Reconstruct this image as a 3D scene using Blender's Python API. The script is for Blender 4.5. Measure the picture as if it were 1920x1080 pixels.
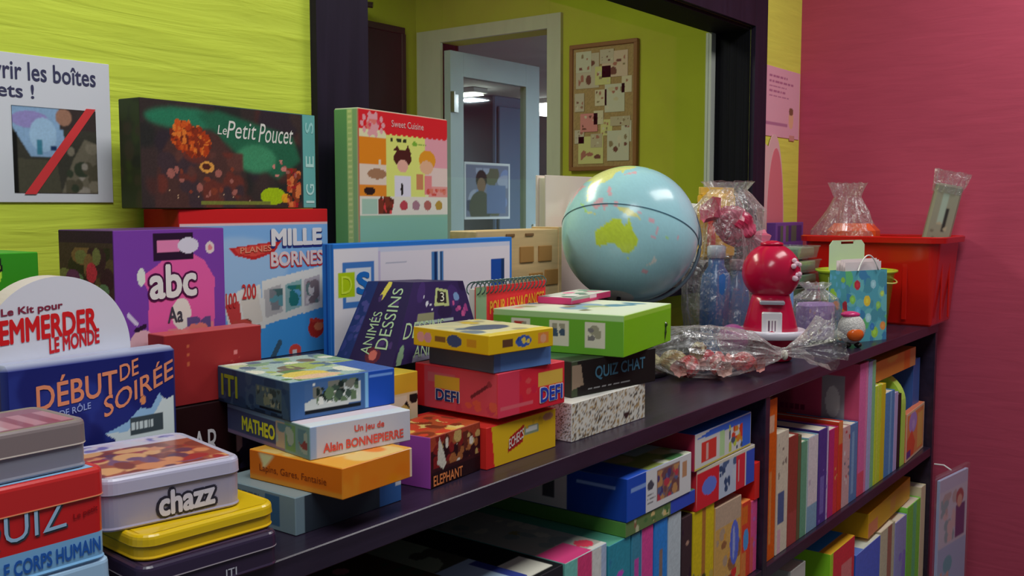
import bpy, math, random
import numpy as np
from mathutils import Vector, Matrix
for _o in list(bpy.data.objects): bpy.data.objects.remove(_o)
SC = bpy.context.scene
COL = SC.collection
PI = math.pi
SH = 0.95            # height of the counter top above the floor; z below is measured from the counter

# ------------------------------------------------------------------ camera
cam_d = bpy.data.cameras.new('camera'); cam = bpy.data.objects.new('camera', cam_d); COL.objects.link(cam)
cam_d.sensor_width = 36.0; cam_d.lens = 1850/1920*36.0; cam_d.clip_start = .02
cam.location = (0, -1.38, .40+SH)
cam.rotation_euler = (PI/2-math.atan(154/1850), 0, math.radians(37.2-90))
SC.camera = cam
# ------------------------------------------------------------------ light and exposure
SC.view_settings.view_transform = 'Standard'; SC.view_settings.look = 'None'
SC.view_settings.gamma = 1.0; SC.view_settings.use_curve_mapping = False
SC.view_settings.exposure = 0.0
w = bpy.data.worlds.new('world'); SC.world = w; w.use_nodes = True
w.node_tree.nodes['Background'].inputs[0].default_value = (.80, .86, 1, 1)
w.node_tree.nodes['Background'].inputs[1].default_value = .12
def area(name, loc, rot, sx, sy, power, col=(1, 1, 1)):
    l = bpy.data.lights.new(name, 'AREA'); l.shape = 'RECTANGLE'; l.size = sx; l.size_y = sy; l.energy = power; l.color = col
    o = bpy.data.objects.new(name, l); COL.objects.link(o); o.location = loc; o.rotation_euler = rot; return o
area('ceiling_light', (.35, -1.15, SH+1.75), (math.radians(12), 0, 0), 1.5, .5, 23, (.97, 1, 1))
area('ceiling_light', (2.75, -1.15, SH+1.75), (0, 0, 0), 1.3, .5, 21, (1, .98, .95))
area('neighbour_fill_light', (1.9, 1.1, SH+1.62), (0, 0, 0), 1.2, .5, 34, (1, .97, .85))  # unseen light added to brighten the room beyond the window
area('corridor_fill_light', (6.0, .12, SH+1.22), (0, 0, 0), .2, .2, 150, (.8, .9, 1))  # added fill for the dark corridor, kept out of the camera's view

# ------------------------------------------------------------------ materials
def lin(v):
    v = v/255.0
    return v/12.92 if v <= .04045 else ((v+.055)/1.055)**2.4
def c(r, g, b, k=1.0):
    v = [lin(x)/k for x in (r, g, b)]; m = max(v); s = .86/m if m > .86 else 1.0
    return tuple(x*s for x in v)
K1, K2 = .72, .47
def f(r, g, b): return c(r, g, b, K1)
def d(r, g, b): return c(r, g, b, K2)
WHITE, BLACK, RED = (.82, .81, .80), (.012, .011, .013), (.62, .03, .025)

def nt(name):
    m = bpy.data.materials.new(name); m.use_nodes = True
    t = m.node_tree; return m, t, t.nodes['Principled BSDF'], t.nodes['Material Output']
def printed(name, rough, coat=0.0):
    m, t, b, o = nt(name)
    a = t.nodes.new('ShaderNodeVertexColor'); a.layer_name = 'Col'
    t.links.new(a.outputs[0], b.inputs['Base Color'])
    b.inputs['Roughness'].default_value = rough; b.inputs['Specular IOR Level'].default_value = .15 if rough > .4 else .4
    if coat: b.inputs['Coat Weight'].default_value = coat; b.inputs['Coat Roughness'].default_value = .12
    return m
M = {'card': printed('printed_card', .42), 'paper': printed('paper', .75), 'tin': printed('painted_tin', .28, .3),
     'plastic': printed('plastic', .22, .2), 'matte': printed('matte', .9)}
def bumped(name, col, rough, scale, strength, dist=.004, var=.10, detail=4, spec=.15):
    m, t, b, o = nt(name)
    tc = t.nodes.new('ShaderNodeTexCoord'); mp = t.nodes.new('ShaderNodeMapping'); mp.inputs['Scale'].default_value = scale
    n = t.nodes.new('ShaderNodeTexNoise'); n.inputs['Scale'].default_value = 1; n.inputs['Detail'].default_value = detail; n.inputs['Distortion'].default_value = .6
    t.links.new(tc.outputs['Object'], mp.inputs[0]); t.links.new(mp.outputs[0], n.inputs[0])
    bu = t.nodes.new('ShaderNodeBump'); bu.inputs['Strength'].default_value = strength; bu.inputs['Distance'].default_value = dist
    t.links.new(n.outputs[0], bu.inputs['Height']); t.links.new(bu.outputs[0], b.inputs['Normal'])
    r = t.nodes.new('ShaderNodeValToRGB'); r.color_ramp.elements[0].position = .3; r.color_ramp.elements[1].position = .7
    r.color_ramp.elements[0].color = tuple(x*(1-var) for x in col)+(1,); r.color_ramp.elements[1].color = tuple(min(1, x*(1+var)) for x in col)+(1,)
    t.links.new(n.outputs[0], r.inputs[0]); t.links.new(r.outputs[0], b.inputs['Base Color'])
    b.inputs['Roughness'].default_value = rough; b.inputs['Specular IOR Level'].default_value = spec
    return m
M['lime_wall'] = bumped('lime_brushed_plaster', (.74, .87, .085), .55, (3.5, 3, 42), .75, .006, .07)
M['pink_wall'] = bumped('raspberry_plaster', (.55, .080, .145), .6, (8, 5, 38), .3, .004, .05)
M['green_wall'] = bumped('green_paint', (.36, .39, .03), .7, (3, 3, 3), .05, .002, .08)
M['purple_wood'] = bumped('dark_purple_painted_wood', (.027, .018, .038), .30, (5, 40, 40), .25, .002, .25, spec=.4)
M['frame'] = bumped('dark_violet_paint', (.020, .014, .030), .5, (30, 30, 3), .25, .002, .2)
M['black_frame'] = bumped('black_paint', (.004, .004, .007), .8, (160, 160, .5), .3, .003, .5)
M['white_trim'] = bumped('greyed_white_paint', (.42, .44, .40), .5, (20, 20, 4), .06, .002, .05)
M['blue_door'] = bumped('pale_blue_white_paint', (.33, .43, .50), .4, (6, 6, 4), .03, .002, .04)
M['grey_wall'] = bumped('grey_paint', (.30, .32, .34), .8, (2, 2, 2), .04, .002, .1)
M['floor'] = bumped('grey_linoleum', (.16, .15, .14), .5, (6, 6, 6), .05, .002, .2)
M['kraft'] = bumped('light_wood', (.66, .46, .22), .5, (3, 40, 40), .12, .001, .15)
M['fur'] = bumped('plush', (.7, .69, .66), .95, (220, 220, 220), .8, .004, .25)
M['black_fur'] = bumped('black_plush', (.012, .012, .014), .95, (220, 220, 220), .8, .004, .25)

def film(name, base, edge, tint=(1, 1, 1), rough=.12, bump=0.0, scale=30, white=.0):
    m, t, b, o = nt(name); t.nodes.remove(b)
    tr = t.nodes.new('ShaderNodeBsdfTransparent'); tr.inputs[0].default_value = tint+(1,)
    g = t.nodes.new('ShaderNodeBsdfGlossy'); g.inputs['Roughness'].default_value = rough; g.inputs[0].default_value = (.9, .9, .9, 1)
    lw = t.nodes.new('ShaderNodeLayerWeight'); lw.inputs[0].default_value = .35
    mr = t.nodes.new('ShaderNodeMapRange'); mr.inputs[3].default_value = base; mr.inputs[4].default_value = edge
    t.links.new(lw.outputs['Facing'], mr.inputs[0])
    mx = t.nodes.new('ShaderNodeMixShader'); t.links.new(mr.outputs[0], mx.inputs[0]); t.links.new(tr.outputs[0], mx.inputs[1])
    src = g.outputs[0]
    if white:
        df = t.nodes.new('ShaderNodeBsdfDiffuse'); df.inputs[0].default_value = (.8, .8, .8, 1)
        m2 = t.nodes.new('ShaderNodeMixShader'); m2.inputs[0].default_value = white
        t.links.new(g.outputs[0], m2.inputs[1]); t.links.new(df.outputs[0], m2.inputs[2]); src = m2.outputs[0]
    t.links.new(src, mx.inputs[2]); t.links.new(mx.outputs[0], o.inputs[0])
    if bump:
        tc = t.nodes.new('ShaderNodeTexCoord'); n = t.nodes.new('ShaderNodeTexNoise'); n.inputs['Scale'].default_value = scale; n.inputs['Detail'].default_value = 5; n.inputs['Distortion'].default_value = 1.5
        bu = t.nodes.new('ShaderNodeBump'); bu.inputs['Strength'].default_value = bump; bu.inputs['Distance'].default_value = .01
        if bump > .5:                                # creases scatter more light than the flat film
            cr = t.nodes.new('ShaderNodeValToRGB'); cr.color_ramp.elements[0].position = .52; cr.color_ramp.elements[1].position = .66
            cr.color_ramp.elements[1].color = (.26, .26, .26, 1)
            n2 = t.nodes.new('ShaderNodeTexNoise'); n2.inputs['Scale'].default_value = scale*1.6; n2.inputs['Detail'].default_value = 6; n2.inputs['Distortion'].default_value = 3
            t.links.new(tc.outputs['Object'], n2.inputs[0]); t.links.new(n2.outputs[0], cr.inputs[0])
            ad = t.nodes.new('ShaderNodeMath'); ad.use_clamp = True; t.links.new(mr.outputs[0], ad.inputs[0]); t.links.new(cr.outputs[0], ad.inputs[1])
            t.links.new(ad.outputs[0], mx.inputs[0])
        t.links.new(tc.outputs['Object'], n.inputs[0]); t.links.new(n.outputs[0], bu.inputs['Height'])
        t.links.new(bu.outputs[0], g.inputs['Normal']); t.links.new(bu.outputs[0], lw.inputs['Normal'])
    return m
M['glass'] = film('window_glass', .012, .07, (.93, .96, .93), .02)
M['cello'] = film('cellophane', .11, .62, (.93, .93, .93), .2, .9, 26, .45)
M['sleeve'] = film('polypropylene_sleeve', .04, .3, (.97, .97, .97), .12, .08, 12, .2)
M['clear_plastic'] = film('clear_plastic', .12, .5, (.82, .90, .84), .15, .1, 20, .35)
def emis(name, col, s):
    m, t, b, o = nt(name); b.inputs['Base Color'].default_value = (.8, .8, .8, 1)
    b.inputs['Emission Color'].default_value = col+(1,); b.inputs['Emission Strength'].default_value = s; return m
M['lamp'] = emis('fluorescent_tube', (1, .98, .9), 8)

# ------------------------------------------------------------------ printed pictures (colour per vertex of a face)
class Cv:
    def __init__(s, w, h, bg, res=420, maxn=170):
        s.nx = max(2, min(maxn, int(round(w*res)))); s.ny = max(2, min(maxn, int(round(h*res))))
        s.U, s.V = np.meshgrid(np.linspace(0, 1, s.nx+1), np.linspace(0, 1, s.ny+1))
        s.a = np.empty((s.ny+1, s.nx+1, 3)); s.a[:] = bg
        s.asp = w/h
    def _p(s, m, col): s.a[m] = col; return s
    def rect(s, u0, v0, u1, v1, col): return s._p((s.U >= u0) & (s.U <= u1) & (s.V >= v0) & (s.V <= v1), col)
    def ell(s, u, v, ru, rv, col, ring=0):
        q = ((s.U-u)/ru)**2+((s.V-v)/rv)**2
        return s._p((q <= 1) & (q >= ring), col)
    def circ(s, u, v, r, col, ring=0): return s.ell(u, v, r/s.asp if s.asp > 1 else r, r if s.asp > 1 else r*s.asp, col, ring)
    def poly(s, pts, col):
        ins = np.zeros(s.U.shape, bool); n = len(pts)
        for i in range(n):
            (x0, y0), (x1, y1) = pts[i], pts[(i+1) % n]
            if y0 == y1: continue
            cond = ((y0 > s.V) != (y1 > s.V)) & (s.U < (x1-x0)*(s.V-y0)/(y1-y0)+x0)
            ins ^= cond
        return s._p(ins, col)
    def line(s, u0, v0, u1, v1, wd, col):
        A = s.asp; px, py = s.U*A, s.V; x0, y0, x1, y1 = u0*A, v0, u1*A, v1
        L = (x1-x0)**2+(y1-y0)**2+1e-9; t = np.clip(((px-x0)*(x1-x0)+(py-y0)*(y1-y0))/L, 0, 1)
        return s._p(((px-x0-t*(x1-x0))**2+(py-y0-t*(y1-y0))**2) <= wd*wd, col)
    def blobs(s, n, cols, r0, r1, seed, reg=(0, 0, 1, 1)):
        R = random.Random(seed)
        for i in range(n):
            r = R.uniform(r0, r1); u = R.uniform(reg[0], reg[2]); v = R.uniform(reg[1], reg[3])
            ru, rv = r*R.uniform(.6, 1.4)/max(s.asp, 1), r*R.uniform(.6, 1.4)*min(s.asp, 1)
            q = ((s.U-u)/ru)**2+((s.V-v)/rv)**2
            s.a[(q <= 1) & (s.U >= reg[0]) & (s.U <= reg[2]) & (s.V >= reg[1]) & (s.V <= reg[3])] = R.choice(cols)
        return s
    def mosaic(s, nu, nv, cols, seed, reg=(0, 0, 1, 1), p=1.0):
        R = random.Random(seed)
        for i in range(nu):
            for j in range(nv):
                if R.random() < p:
                    s.rect(reg[0]+(reg[2]-reg[0])*i/nu, reg[1]+(reg[3]-reg[1])*j/nv, reg[0]+(reg[2]-reg[0])*(i+1)/nu, reg[1]+(reg[3]-reg[1])*(j+1)/nv, R.choice(cols))
        return s
    def speck(s, amt, seed, reg=None):
        r = np.random.RandomState(seed).uniform(1-amt, 1+amt, s.a.shape[:2])
        if reg is not None:
            m = (s.U >= reg[0]) & (s.U <= reg[2]) & (s.V >= reg[1]) & (s.V <= reg[3]); r = np.where(m, r, 1)
        s.a *= r[..., None]; return s
    def sprinkle(s, cols, p, seed, reg=(0, 0, 1, 1)):
        R = np.random.RandomState(seed); m = (R.rand(*s.U.shape) < p) & (s.U >= reg[0]) & (s.U <= reg[2]) & (s.V >= reg[1]) & (s.V <= reg[3])
        idx = R.randint(0, len(cols), s.U.shape); s.a[m] = np.array(cols)[idx[m]]; return s
    def lines(s, n, col, seed, reg, h=.5):
        R = random.Random(seed)          # unreadable rows of small print
        for i in range(n):
            v = reg[3]-(i+.5)*(reg[3]-reg[1])/n; hh = h*(reg[3]-reg[1])/n/2; u = reg[0]
            end = reg[0]+(reg[2]-reg[0])*R.uniform(.6, 1)
            while u < end:
                l = R.uniform(.05, .16)*(reg[2]-reg[0]); s.rect(u, v-hh, min(u+l, end), v+hh, col); u += l+.03*(reg[2]-reg[0])
        return s
    def frame(s, u0, v0, u1, v1, t, col):
        tu, tv = t/max(s.asp, 1), t*min(s.asp, 1)
        s.rect(u0, v0, u1, v0+tv, col).rect(u0, v1-tv, u1, v1, col).rect(u0, v0, u0+tu, v1, col); return s.rect(u1-tu, v0, u1, v1, col)
    def blur(s, n=1):
        for _ in range(n):
            p = np.pad(s.a, ((1, 1), (1, 1), (0, 0)), 'edge'); s.a = (p[:-2, 1:-1]+p[2:, 1:-1]+p[1:-1, :-2]+p[1:-1, 2:]+2*p[1:-1, 1:-1])/6
        return s

# ------------------------------------------------------------------ mesh builder
_fonts = {}
def glyphs(txt, off):
    k = (txt, off)
    if k not in _fonts:
        cu = bpy.data.curves.new('t', 'FONT'); cu.body = txt; cu.offset = off; cu.resolution_u = 3
        ob = bpy.data.objects.new('t', cu); me = bpy.data.meshes.new_from_object(ob)
        v = np.array([x.co[:2] for x in me.vertices]); fa = [tuple(p.vertices) for p in me.polygons]
        bpy.data.objects.remove(ob); bpy.data.curves.remove(cu); bpy.data.meshes.remove(me); _fonts[k] = (v, fa)
    return _fonts[k]
class MB:
    def __init__(s): s.v = []; s.f = []; s.c = []
    def add(s, vs, fs, col):
        o = len(s.v); s.v += [tuple(x) for x in vs]
        s.c += ([col]*len(vs) if len(np.shape(col)) == 1 else [tuple(x) for x in col])
        s.f += [tuple(i+o for i in q) for q in fs]; return s
    def grid(s, o, U, V, cv):
        o, U, V = np.array(o, float), np.array(U, float), np.array(V, float)
        if not isinstance(cv, Cv): return s.add([o, o+U, o+U+V, o+V], [(0, 1, 2, 3)], cv)
        P = o+cv.U[..., None]*U+cv.V[..., None]*V
        nx, ny = cv.nx+1, cv.ny+1
        fs = [(j*nx+i, j*nx+i+1, (j+1)*nx+i+1, (j+1)*nx+i) for j in range(ny-1) for i in range(nx-1)]
        return s.add(P.reshape(-1, 3), fs, cv.a.reshape(-1, 3))
    def cbox(s, W, D, H, col, faces=None, r=.0012, o=(0, 0, 0)):
        """box centred on o in x and y, standing on o in z; faces: printed pictures"""
        faces = faces or {}; ox, oy, oz = o; lo = np.array([ox-W/2, oy-D/2, oz]); hi = np.array([ox+W/2, oy+D/2, oz+H])
        r = min(r, W/4, D/4, H/4)
        def cc(n, u, v):
            q = faces.get(n, col)
            return tuple(q.a[-1 if v else 0, -1 if u else 0]) if isinstance(q, Cv) else q
        x0, y0, z0 = lo; x1, y1, z1 = hi; a, b, g = W-2*r, D-2*r, H-2*r
        s.grid((x0+r, y0, z0+r), (a, 0, 0), (0, 0, g), faces.get('front', col))
        s.grid((x0, y1-r, z0+r), (0, -b, 0), (0, 0, g), faces.get('left', col))
        s.grid((x1, y0+r, z0+r), (0, b, 0), (0, 0, g), faces.get('right', col))
        s.grid((x1-r, y1, z0+r), (-a, 0, 0), (0, 0, g), faces.get('back', col))
        s.grid((x0+r, y0+r, z1), (a, 0, 0), (0, b, 0), faces.get('top', col))
        s.grid((x0+r, y1-r, z0), (a, 0, 0), (0, -b, 0), col)
        nm = {(0, 0): 'left', (0, 1): 'right', (1, 0): 'front', (1, 1): 'back', (2, 0): 'bottom', (2, 1): 'top'}
        def pt(sg, ax):
            p = [(hi if sg[i] else lo)[i]+(0 if i == ax else (-r if sg[i] else r)) for i in range(3)]
            n = nm[(ax, sg[ax])]
            uv = {'front': (sg[0], sg[2]), 'left': (1-sg[1], sg[2]), 'right': (sg[1], sg[2]), 'back': (1-sg[0], sg[2]), 'top': (sg[0], sg[1]), 'bottom': (0, 0)}[n]
            return p, cc(n, *uv)
        for ax in range(3):
            b1, b2 = [i for i in range(3) if i != ax]
            for s1 in (0, 1):
                for s2 in (0, 1):
                    q = []
                    for sa, fx in ((0, b1), (1, b1), (1, b2), (0, b2)):
                        sg = [0, 0, 0]; sg[ax] = sa; sg[b1] = s1; sg[b2] = s2; q.append(pt(sg, fx))
                    s.add([x[0] for x in q], [(0, 1, 2, 3)], [x[1] for x in q])
        for sx in (0, 1):
            for sy in (0, 1):
                for sz in (0, 1):
                    q = [pt((sx, sy, sz), i) for i in range(3)]; s.add([x[0] for x in q], [(0, 1, 2)], [x[1] for x in q])
        return s
    def text(s, face, dims, txt, rect, col, off=.01, lift=.0006, rot=0, slope=0, shear=0, o=(0, 0, 0)):
        W, D, H = dims; e = lift; ox, oy, oz = o
        O, U, V, N = {'front': ((-W/2, -D/2, 0), (W, 0, 0), (0, 0, H), (0, -1, 0)), 'left': ((-W/2, D/2, 0), (0, -D, 0), (0, 0, H), (-1, 0, 0)),
                      'right': ((W/2, -D/2, 0), (0, D, 0), (0, 0, H), (1, 0, 0)), 'top': ((-W/2, -D/2, H), (W, 0, 0), (0, D, 0), (0, 0, 1))}[face]
        return s.text3(np.array(O)+np.array(o), U, V, N, txt, rect, col, off, lift, rot, slope, shear)
    def text3(s, O, U, V, N, txt, rect, col, off=.01, lift=.0006, rot=0, slope=0, shear=0):
        if off > .002:                               # heavy lettering: the stroke thickened by shifted copies of the thin glyphs
            v, fa = glyphs(txt, 0.0); q = off; n = 6 if off < .05 else 12; vv, ff = [v], list(fa)
            for i in range(n):
                ff += [tuple(k+len(v)*(i+1) for k in p) for p in fa]; vv.append(v+q*np.array((math.cos(2*PI*i/n), math.sin(2*PI*i/n))))
            fa = ff; lift = lift+np.repeat(np.arange(n+1)*1.2e-5, len(v))[:, None]; v = np.vstack(vv)
        else: v, fa = glyphs(txt, off)
        O, U, V, N = (np.array(x, float) for x in (O, U, V, N))
        a, b = v.min(0), v.max(0); t = (v-a)/np.maximum(b-a, 1e-6); S, T = t[:, 0], t[:, 1]
        u0, v0, u1, v1 = rect; S2 = S+shear*(T-.5)
        if rot == 0: u = u0+S2*(u1-u0); w_ = v0+T*(v1-v0)+slope*(S-.5)
        elif rot == 90: u = u0+(1-T)*(u1-u0); w_ = v0+S2*(v1-v0)
        else: u = u0+T*(u1-u0); w_ = v1-S2*(v1-v0)
        P = O+u[:, None]*U+w_[:, None]*V+lift*N
        return s.add(P, fa, col)
    def lathe(s, prof, n, col, o=(0, 0, 0), sx=1, sy=1, jit=0, seed=0, cap=True):
        R = random.Random(seed); vs = []; m = len(prof)
        for (r, z) in prof:
            for k in range(n):
                a = 2*PI*k/n; q = r*(1+jit*R.uniform(-1, 1)) if r > 1e-5 else r
                vs.append((o[0]+q*math.cos(a)*sx, o[1]+q*math.sin(a)*sy, o[2]+z+(jit*.02*R.uniform(-1, 1))))
        fs = [(j*n+k, j*n+(k+1) % n, (j+1)*n+(k+1) % n, (j+1)*n+k) for j in range(m-1) for k in range(n)]
        if cap: fs += [tuple(range(n-1, -1, -1)), tuple((m-1)*n+k for k in range(n))]
        cl = col if len(np.shape(col)) == 1 else [q for q in col for k in range(n)]
        return s.add(vs, fs, cl)
    def sphere(s, ctr, r, col, nu=24, nv=14, sc=(1, 1, 1)):
        vs = []; 
        for j in range(nv+1):
            t = PI*j/nv
            for k in range(nu): a = 2*PI*k/nu; vs.append((ctr[0]+r*sc[0]*math.sin(t)*math.cos(a), ctr[1]+r*sc[1]*math.sin(t)*math.sin(a), ctr[2]+r*sc[2]*math.cos(t)))
        fs = [(j*nu+k, (j+1)*nu+k, (j+1)*nu+(k+1) % nu, j*nu+(k+1) % nu) for j in range(nv) for k in range(nu)]
        return s.add(vs, fs, col)
    def tube(s, pts, r, col, n=8):
        pts = [Vector(p) for p in pts]; vs = []; m = len(pts)
        rr = r if isinstance(r, (list, tuple)) else [r]*m
        for i, p in enumerate(pts):
            t = (pts[min(i+1, m-1)]-pts[max(i-1, 0)]).normalized(); a = t.cross(Vector((0, 0, 1)))
            if a.length < 1e-3: a = t.cross(Vector((1, 0, 0)))
            a.normalize(); b = t.cross(a)
            vs += [tuple(p+(a*math.cos(2*PI*k/n)+b*math.sin(2*PI*k/n))*rr[i]) for k in range(n)]
        fs = [(i*n+k, i*n+(k+1) % n, (i+1)*n+(k+1) % n, (i+1)*n+k) for i in range(m-1) for k in range(n)]
        fs += [tuple(range(n)), tuple((m-1)*n+k for k in range(n))]
        return s.add(vs, fs, col)
    def prism(s, pts, ax, t0, t1, col, side=None):
        """outline pts extruded along axis ax ('x','y','z') from t0 to t1"""
        mk = {'y': lambda p, t: (p[0], t, p[1]), 'x': lambda p, t: (t, p[0], p[1]), 'z': lambda p, t: (p[0], p[1], t)}[ax]
        n = len(pts); s.add([mk(p, t0) for p in pts], [tuple(range(n))], col); s.add([mk(p, t1) for p in pts], [tuple(range(n))], col)
        s.add([mk(p, t) for t in (t0, t1) for p in pts], [(k, (k+1) % n, n+(k+1) % n, n+k) for k in range(n)], side or col); return s
    def build(s, name, mat, parent=None, smooth=False, loc=None, rot=None):
        me = bpy.data.meshes.new(name); me.from_pydata(s.v, [], s.f)
        ca = me.color_attributes.new('Col', 'FLOAT_COLOR', 'POINT')
        arr = np.ones((len(s.v), 4), np.float32); arr[:, :3] = np.array(s.c, np.float32).reshape(-1, 3); ca.data.foreach_set('color', arr.ravel())
        me.materials.append(M[mat] if isinstance(mat, str) else mat)
        if smooth: me.polygons.foreach_set('use_smooth', [True]*len(me.polygons))
        me.update()
        o = bpy.data.objects.new(name, me); COL.objects.link(o)
        if parent: o.parent = parent
        if loc: o.location = loc
        if rot: o.rotation_euler = rot
        return o
def tag(o, label, cat, group=None, kind=None):
    if label: o['label'] = label
    if cat: o['category'] = cat
    if group: o['group'] = group
    if kind: o['kind'] = kind
    return o
def empty(name, loc, label, cat, rot=0, group=None):
    o = bpy.data.objects.new(name, None); COL.objects.link(o); o.location = (loc[0], loc[1], loc[2]+SH); o.rotation_euler = (0, 0, math.radians(rot))
    o.empty_display_size = .02; return tag(o, label, cat, group)
def place(o, P, W, D, rot, z):
    a = math.radians(rot); cx, cy = W/2, D/2
    o.location = (P[0]+cx*math.cos(a)-cy*math.sin(a), P[1]+cx*math.sin(a)+cy*math.cos(a), z+SH); o.rotation_euler = (0, 0, a); return o
def struct(name, mb, mat, label=None):
    o = mb.build(name, mat); o['kind'] = 'structure'; return o
def lets(parent, dims, texts, name='lettering', mat='card', o=(0, 0, 0)):
    grp = {}
    for t in texts or []: grp.setdefault((t[0], t[1]), []).append(t)
    for ts in grp.values():                      # one part per word or line; its outline belongs to it
        m = MB()
        for t in ts:
            face, s_, rect, col = t[:4]; kw = t[4] if len(t) > 4 else {}
            m.text(face, dims, s_, rect, col, o=o, **kw)
        m.build(name, mat, parent)
def box(name, label, cat, P, W, D, H, rot=0, z=0, col=WHITE, faces=None, texts=None, lid=None, group=None, mat='card', r=.0012):
    """carton with front-left bottom corner P; lid = height left uncovered at the foot of the lid"""
    if lid:
        o = MB().cbox(W-.004, D-.004, H-.004, lid[1], r=r).build(name, mat)
        MB().cbox(W, D, H-lid[0], col, faces, r, (0, 0, lid[0])).build('lid', mat, o)
    else: o = MB().cbox(W, D, H, col, faces, r).build(name, mat)
    tag(o, label, cat, group); place(o, P, W, D, rot, z)
    lets(o, (W, D, H), texts); return o
def rrect(W, D, r, n=6):
    p = []
    for cx, cy, a0 in ((W/2-r, D/2-r, 0), (-W/2+r, D/2-r, 90), (-W/2+r, -D/2+r, 180), (W/2-r, -D/2+r, 270)):
        for k in range(n+1): a = math.radians(a0+90*k/n); p.append((cx+r*math.cos(a), cy+r*math.sin(a)))
    return p
def rings(m, W, D, r, prof, cols):
    """stack of rounded rectangles: prof = (inset, z)"""
    n = None
    for i, (ins, z) in enumerate(prof):
        p = rrect(W-2*ins, D-2*ins, max(.002, r-ins)); n = len(p)
        m.v += [(x, y, z) for x, y in p]; m.c += [cols[i]]*n
    b = len(m.v)-n*len(prof)
    for j in range(len(prof)-1):
        m.f += [(b+j*n+k, b+j*n+(k+1) % n, b+(j+1)*n+(k+1) % n, b+(j+1)*n+k) for k in range(n)]
    m.f.append(tuple(range(b+n-1, b-1, -1))); m.f.append(tuple(range(len(m.v)-n, len(m.v))))
    return m
def tin(name, label, P, W, D, H, rot, z, rad, lidh, cbody, clid, top=None, band=None, texts=None, cat='tin', edge=None):
    """tin box with a rolled foot and a slip-on lid"""
    m = MB(); zs = H-lidh; t = .0012
    prof = [(.0015, 0), (0, .002), (t, .004), (t, zs-.001), (t, zs+.004)]
    cols = [cbody]*5
    if band:
        prof = [(.0015, 0), (0, .002), (t, .004), (t, band[0]*H), (t, band[0]*H+.0002), (t, zs-.001), (t, zs+.004)]; cols = [band[1]]*4+[cbody]*3
    o = rings(m, W, D, rad, prof, cols).build(name, 'tin', smooth=False); tag(o, label, cat, 'game tins stacked at the front left'); place(o, P, W, D, rot, z)
    e = edge or clid
    l = MB(); rings(l, W, D, rad, [(0, zs), (-.0008, zs+.0008), (-.0004, zs+.002), (0, H-.005), (.0007, H-.0025), (.0025, H-.0006), (.0045, H), (.0065, H-.0006), (.0075, H-.0012)], [e, e]+[clid]*7)
    lo = l.build('lid', 'tin', o)
    if top is not None:
        q = MB(); a = .0085; w2, d2 = W-2*a, D-2*a; rr = max(.001, rad-a); o3 = MB(); o3.grid((-w2/2, -d2/2, H-.0008), (w2, 0, 0), (0, d2, 0), top)
        keep = []
        for fc in o3.f:
            x = sum(o3.v[i][0] for i in fc)/4; y = sum(o3.v[i][1] for i in fc)/4
            dx, dy = abs(x)-(w2/2-rr), abs(y)-(d2/2-rr)
            if dx <= 0 or dy <= 0 or dx*dx+dy*dy <= rr*rr: keep.append(fc)
        o3.f = keep; o3.build('lid_picture', 'tin', lo)
    lets(o, (W, D, H), texts, 'lettering', 'tin'); return o
# ------------------------------------------------------------------ the room
WY, WX = .057, 3.72                     # back wall and end wall
X0, X1, Z0, Z1 = 1.402, 3.255, .175, 1.015   # window opening
def blocks(*bs):
    m = MB()
    for (x0, x1, y0, y1, z0, z1) in bs: m.cbox(x1-x0, y1-y0, z1-z0, WHITE, r=.0005, o=((x0+x1)/2, (y0+y1)/2, z0+SH))
    return m
TOP = 1.8
struct('wall_back', blocks((-1.2, X0, WY, WY+.147, -SH, TOP), (X0, X1, WY, WY+.147, -SH, Z0), (X0, X1, WY, WY+.147, Z1, TOP), (X1, 3.357, WY, WY+.147, -SH, TOP)), 'lime_wall')
M['yellower_wall'] = bumped('yellower_wall_plaster', (.80, .80, .12), .55, (3.5, 3, 42), .4, .005, .05)  # strip of the back wall in a yellower tone than the lime part
struct('wall_strip', blocks((3.357, WX, WY, WY+.147, -SH, TOP)), 'yellower_wall')
struct('wall_right', blocks((WX, WX+.12, -3.2, WY+.147, -SH, TOP)), 'pink_wall')
struct('floor', blocks((-1.2, WX+.12, -3.2, WY, -SH-.05, -SH)), 'floor')
cas = .018
struct('trim_1', blocks((1.268, X0, WY-cas, WY, Z0, Z1+.11)), 'frame')
struct('trim_2', blocks((X1, 3.357, WY-cas, WY, Z0, Z1+.11)), 'frame')
struct('trim_3', blocks((X0, X1, WY-cas, WY, Z1, Z1+.11)), 'frame')
struct('trim_4', blocks((X0-.16, X1+.12, -.088, WY+.147, .150, Z0)), 'frame')          # sill board
struct('trim_5', blocks((X1-.012, X1, WY, WY+.135, Z0, Z1), (X0, X0+.012, WY, WY+.135, Z0, Z1), (X0+.012, X1-.012, WY, WY+.135, Z1-.012, Z1)), 'black_frame')   # dark reveal
wf = blocks((X1-.045, X1-.012, WY+.125, WY+.147, Z0, Z1-.012), (X0+.012, X0+.045, WY+.125, WY+.147, Z0, Z1-.012), (X0+.045, X1-.045, WY+.125, WY+.147, Z0, Z0+.03)).build('window_1', 'white_trim')
wf['kind'] = 'structure'
blocks((X0+.045, X1-.045, WY+.134, WY+.138, Z0+.03, Z1-.012)).build('pane', 'glass', wf)

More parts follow.
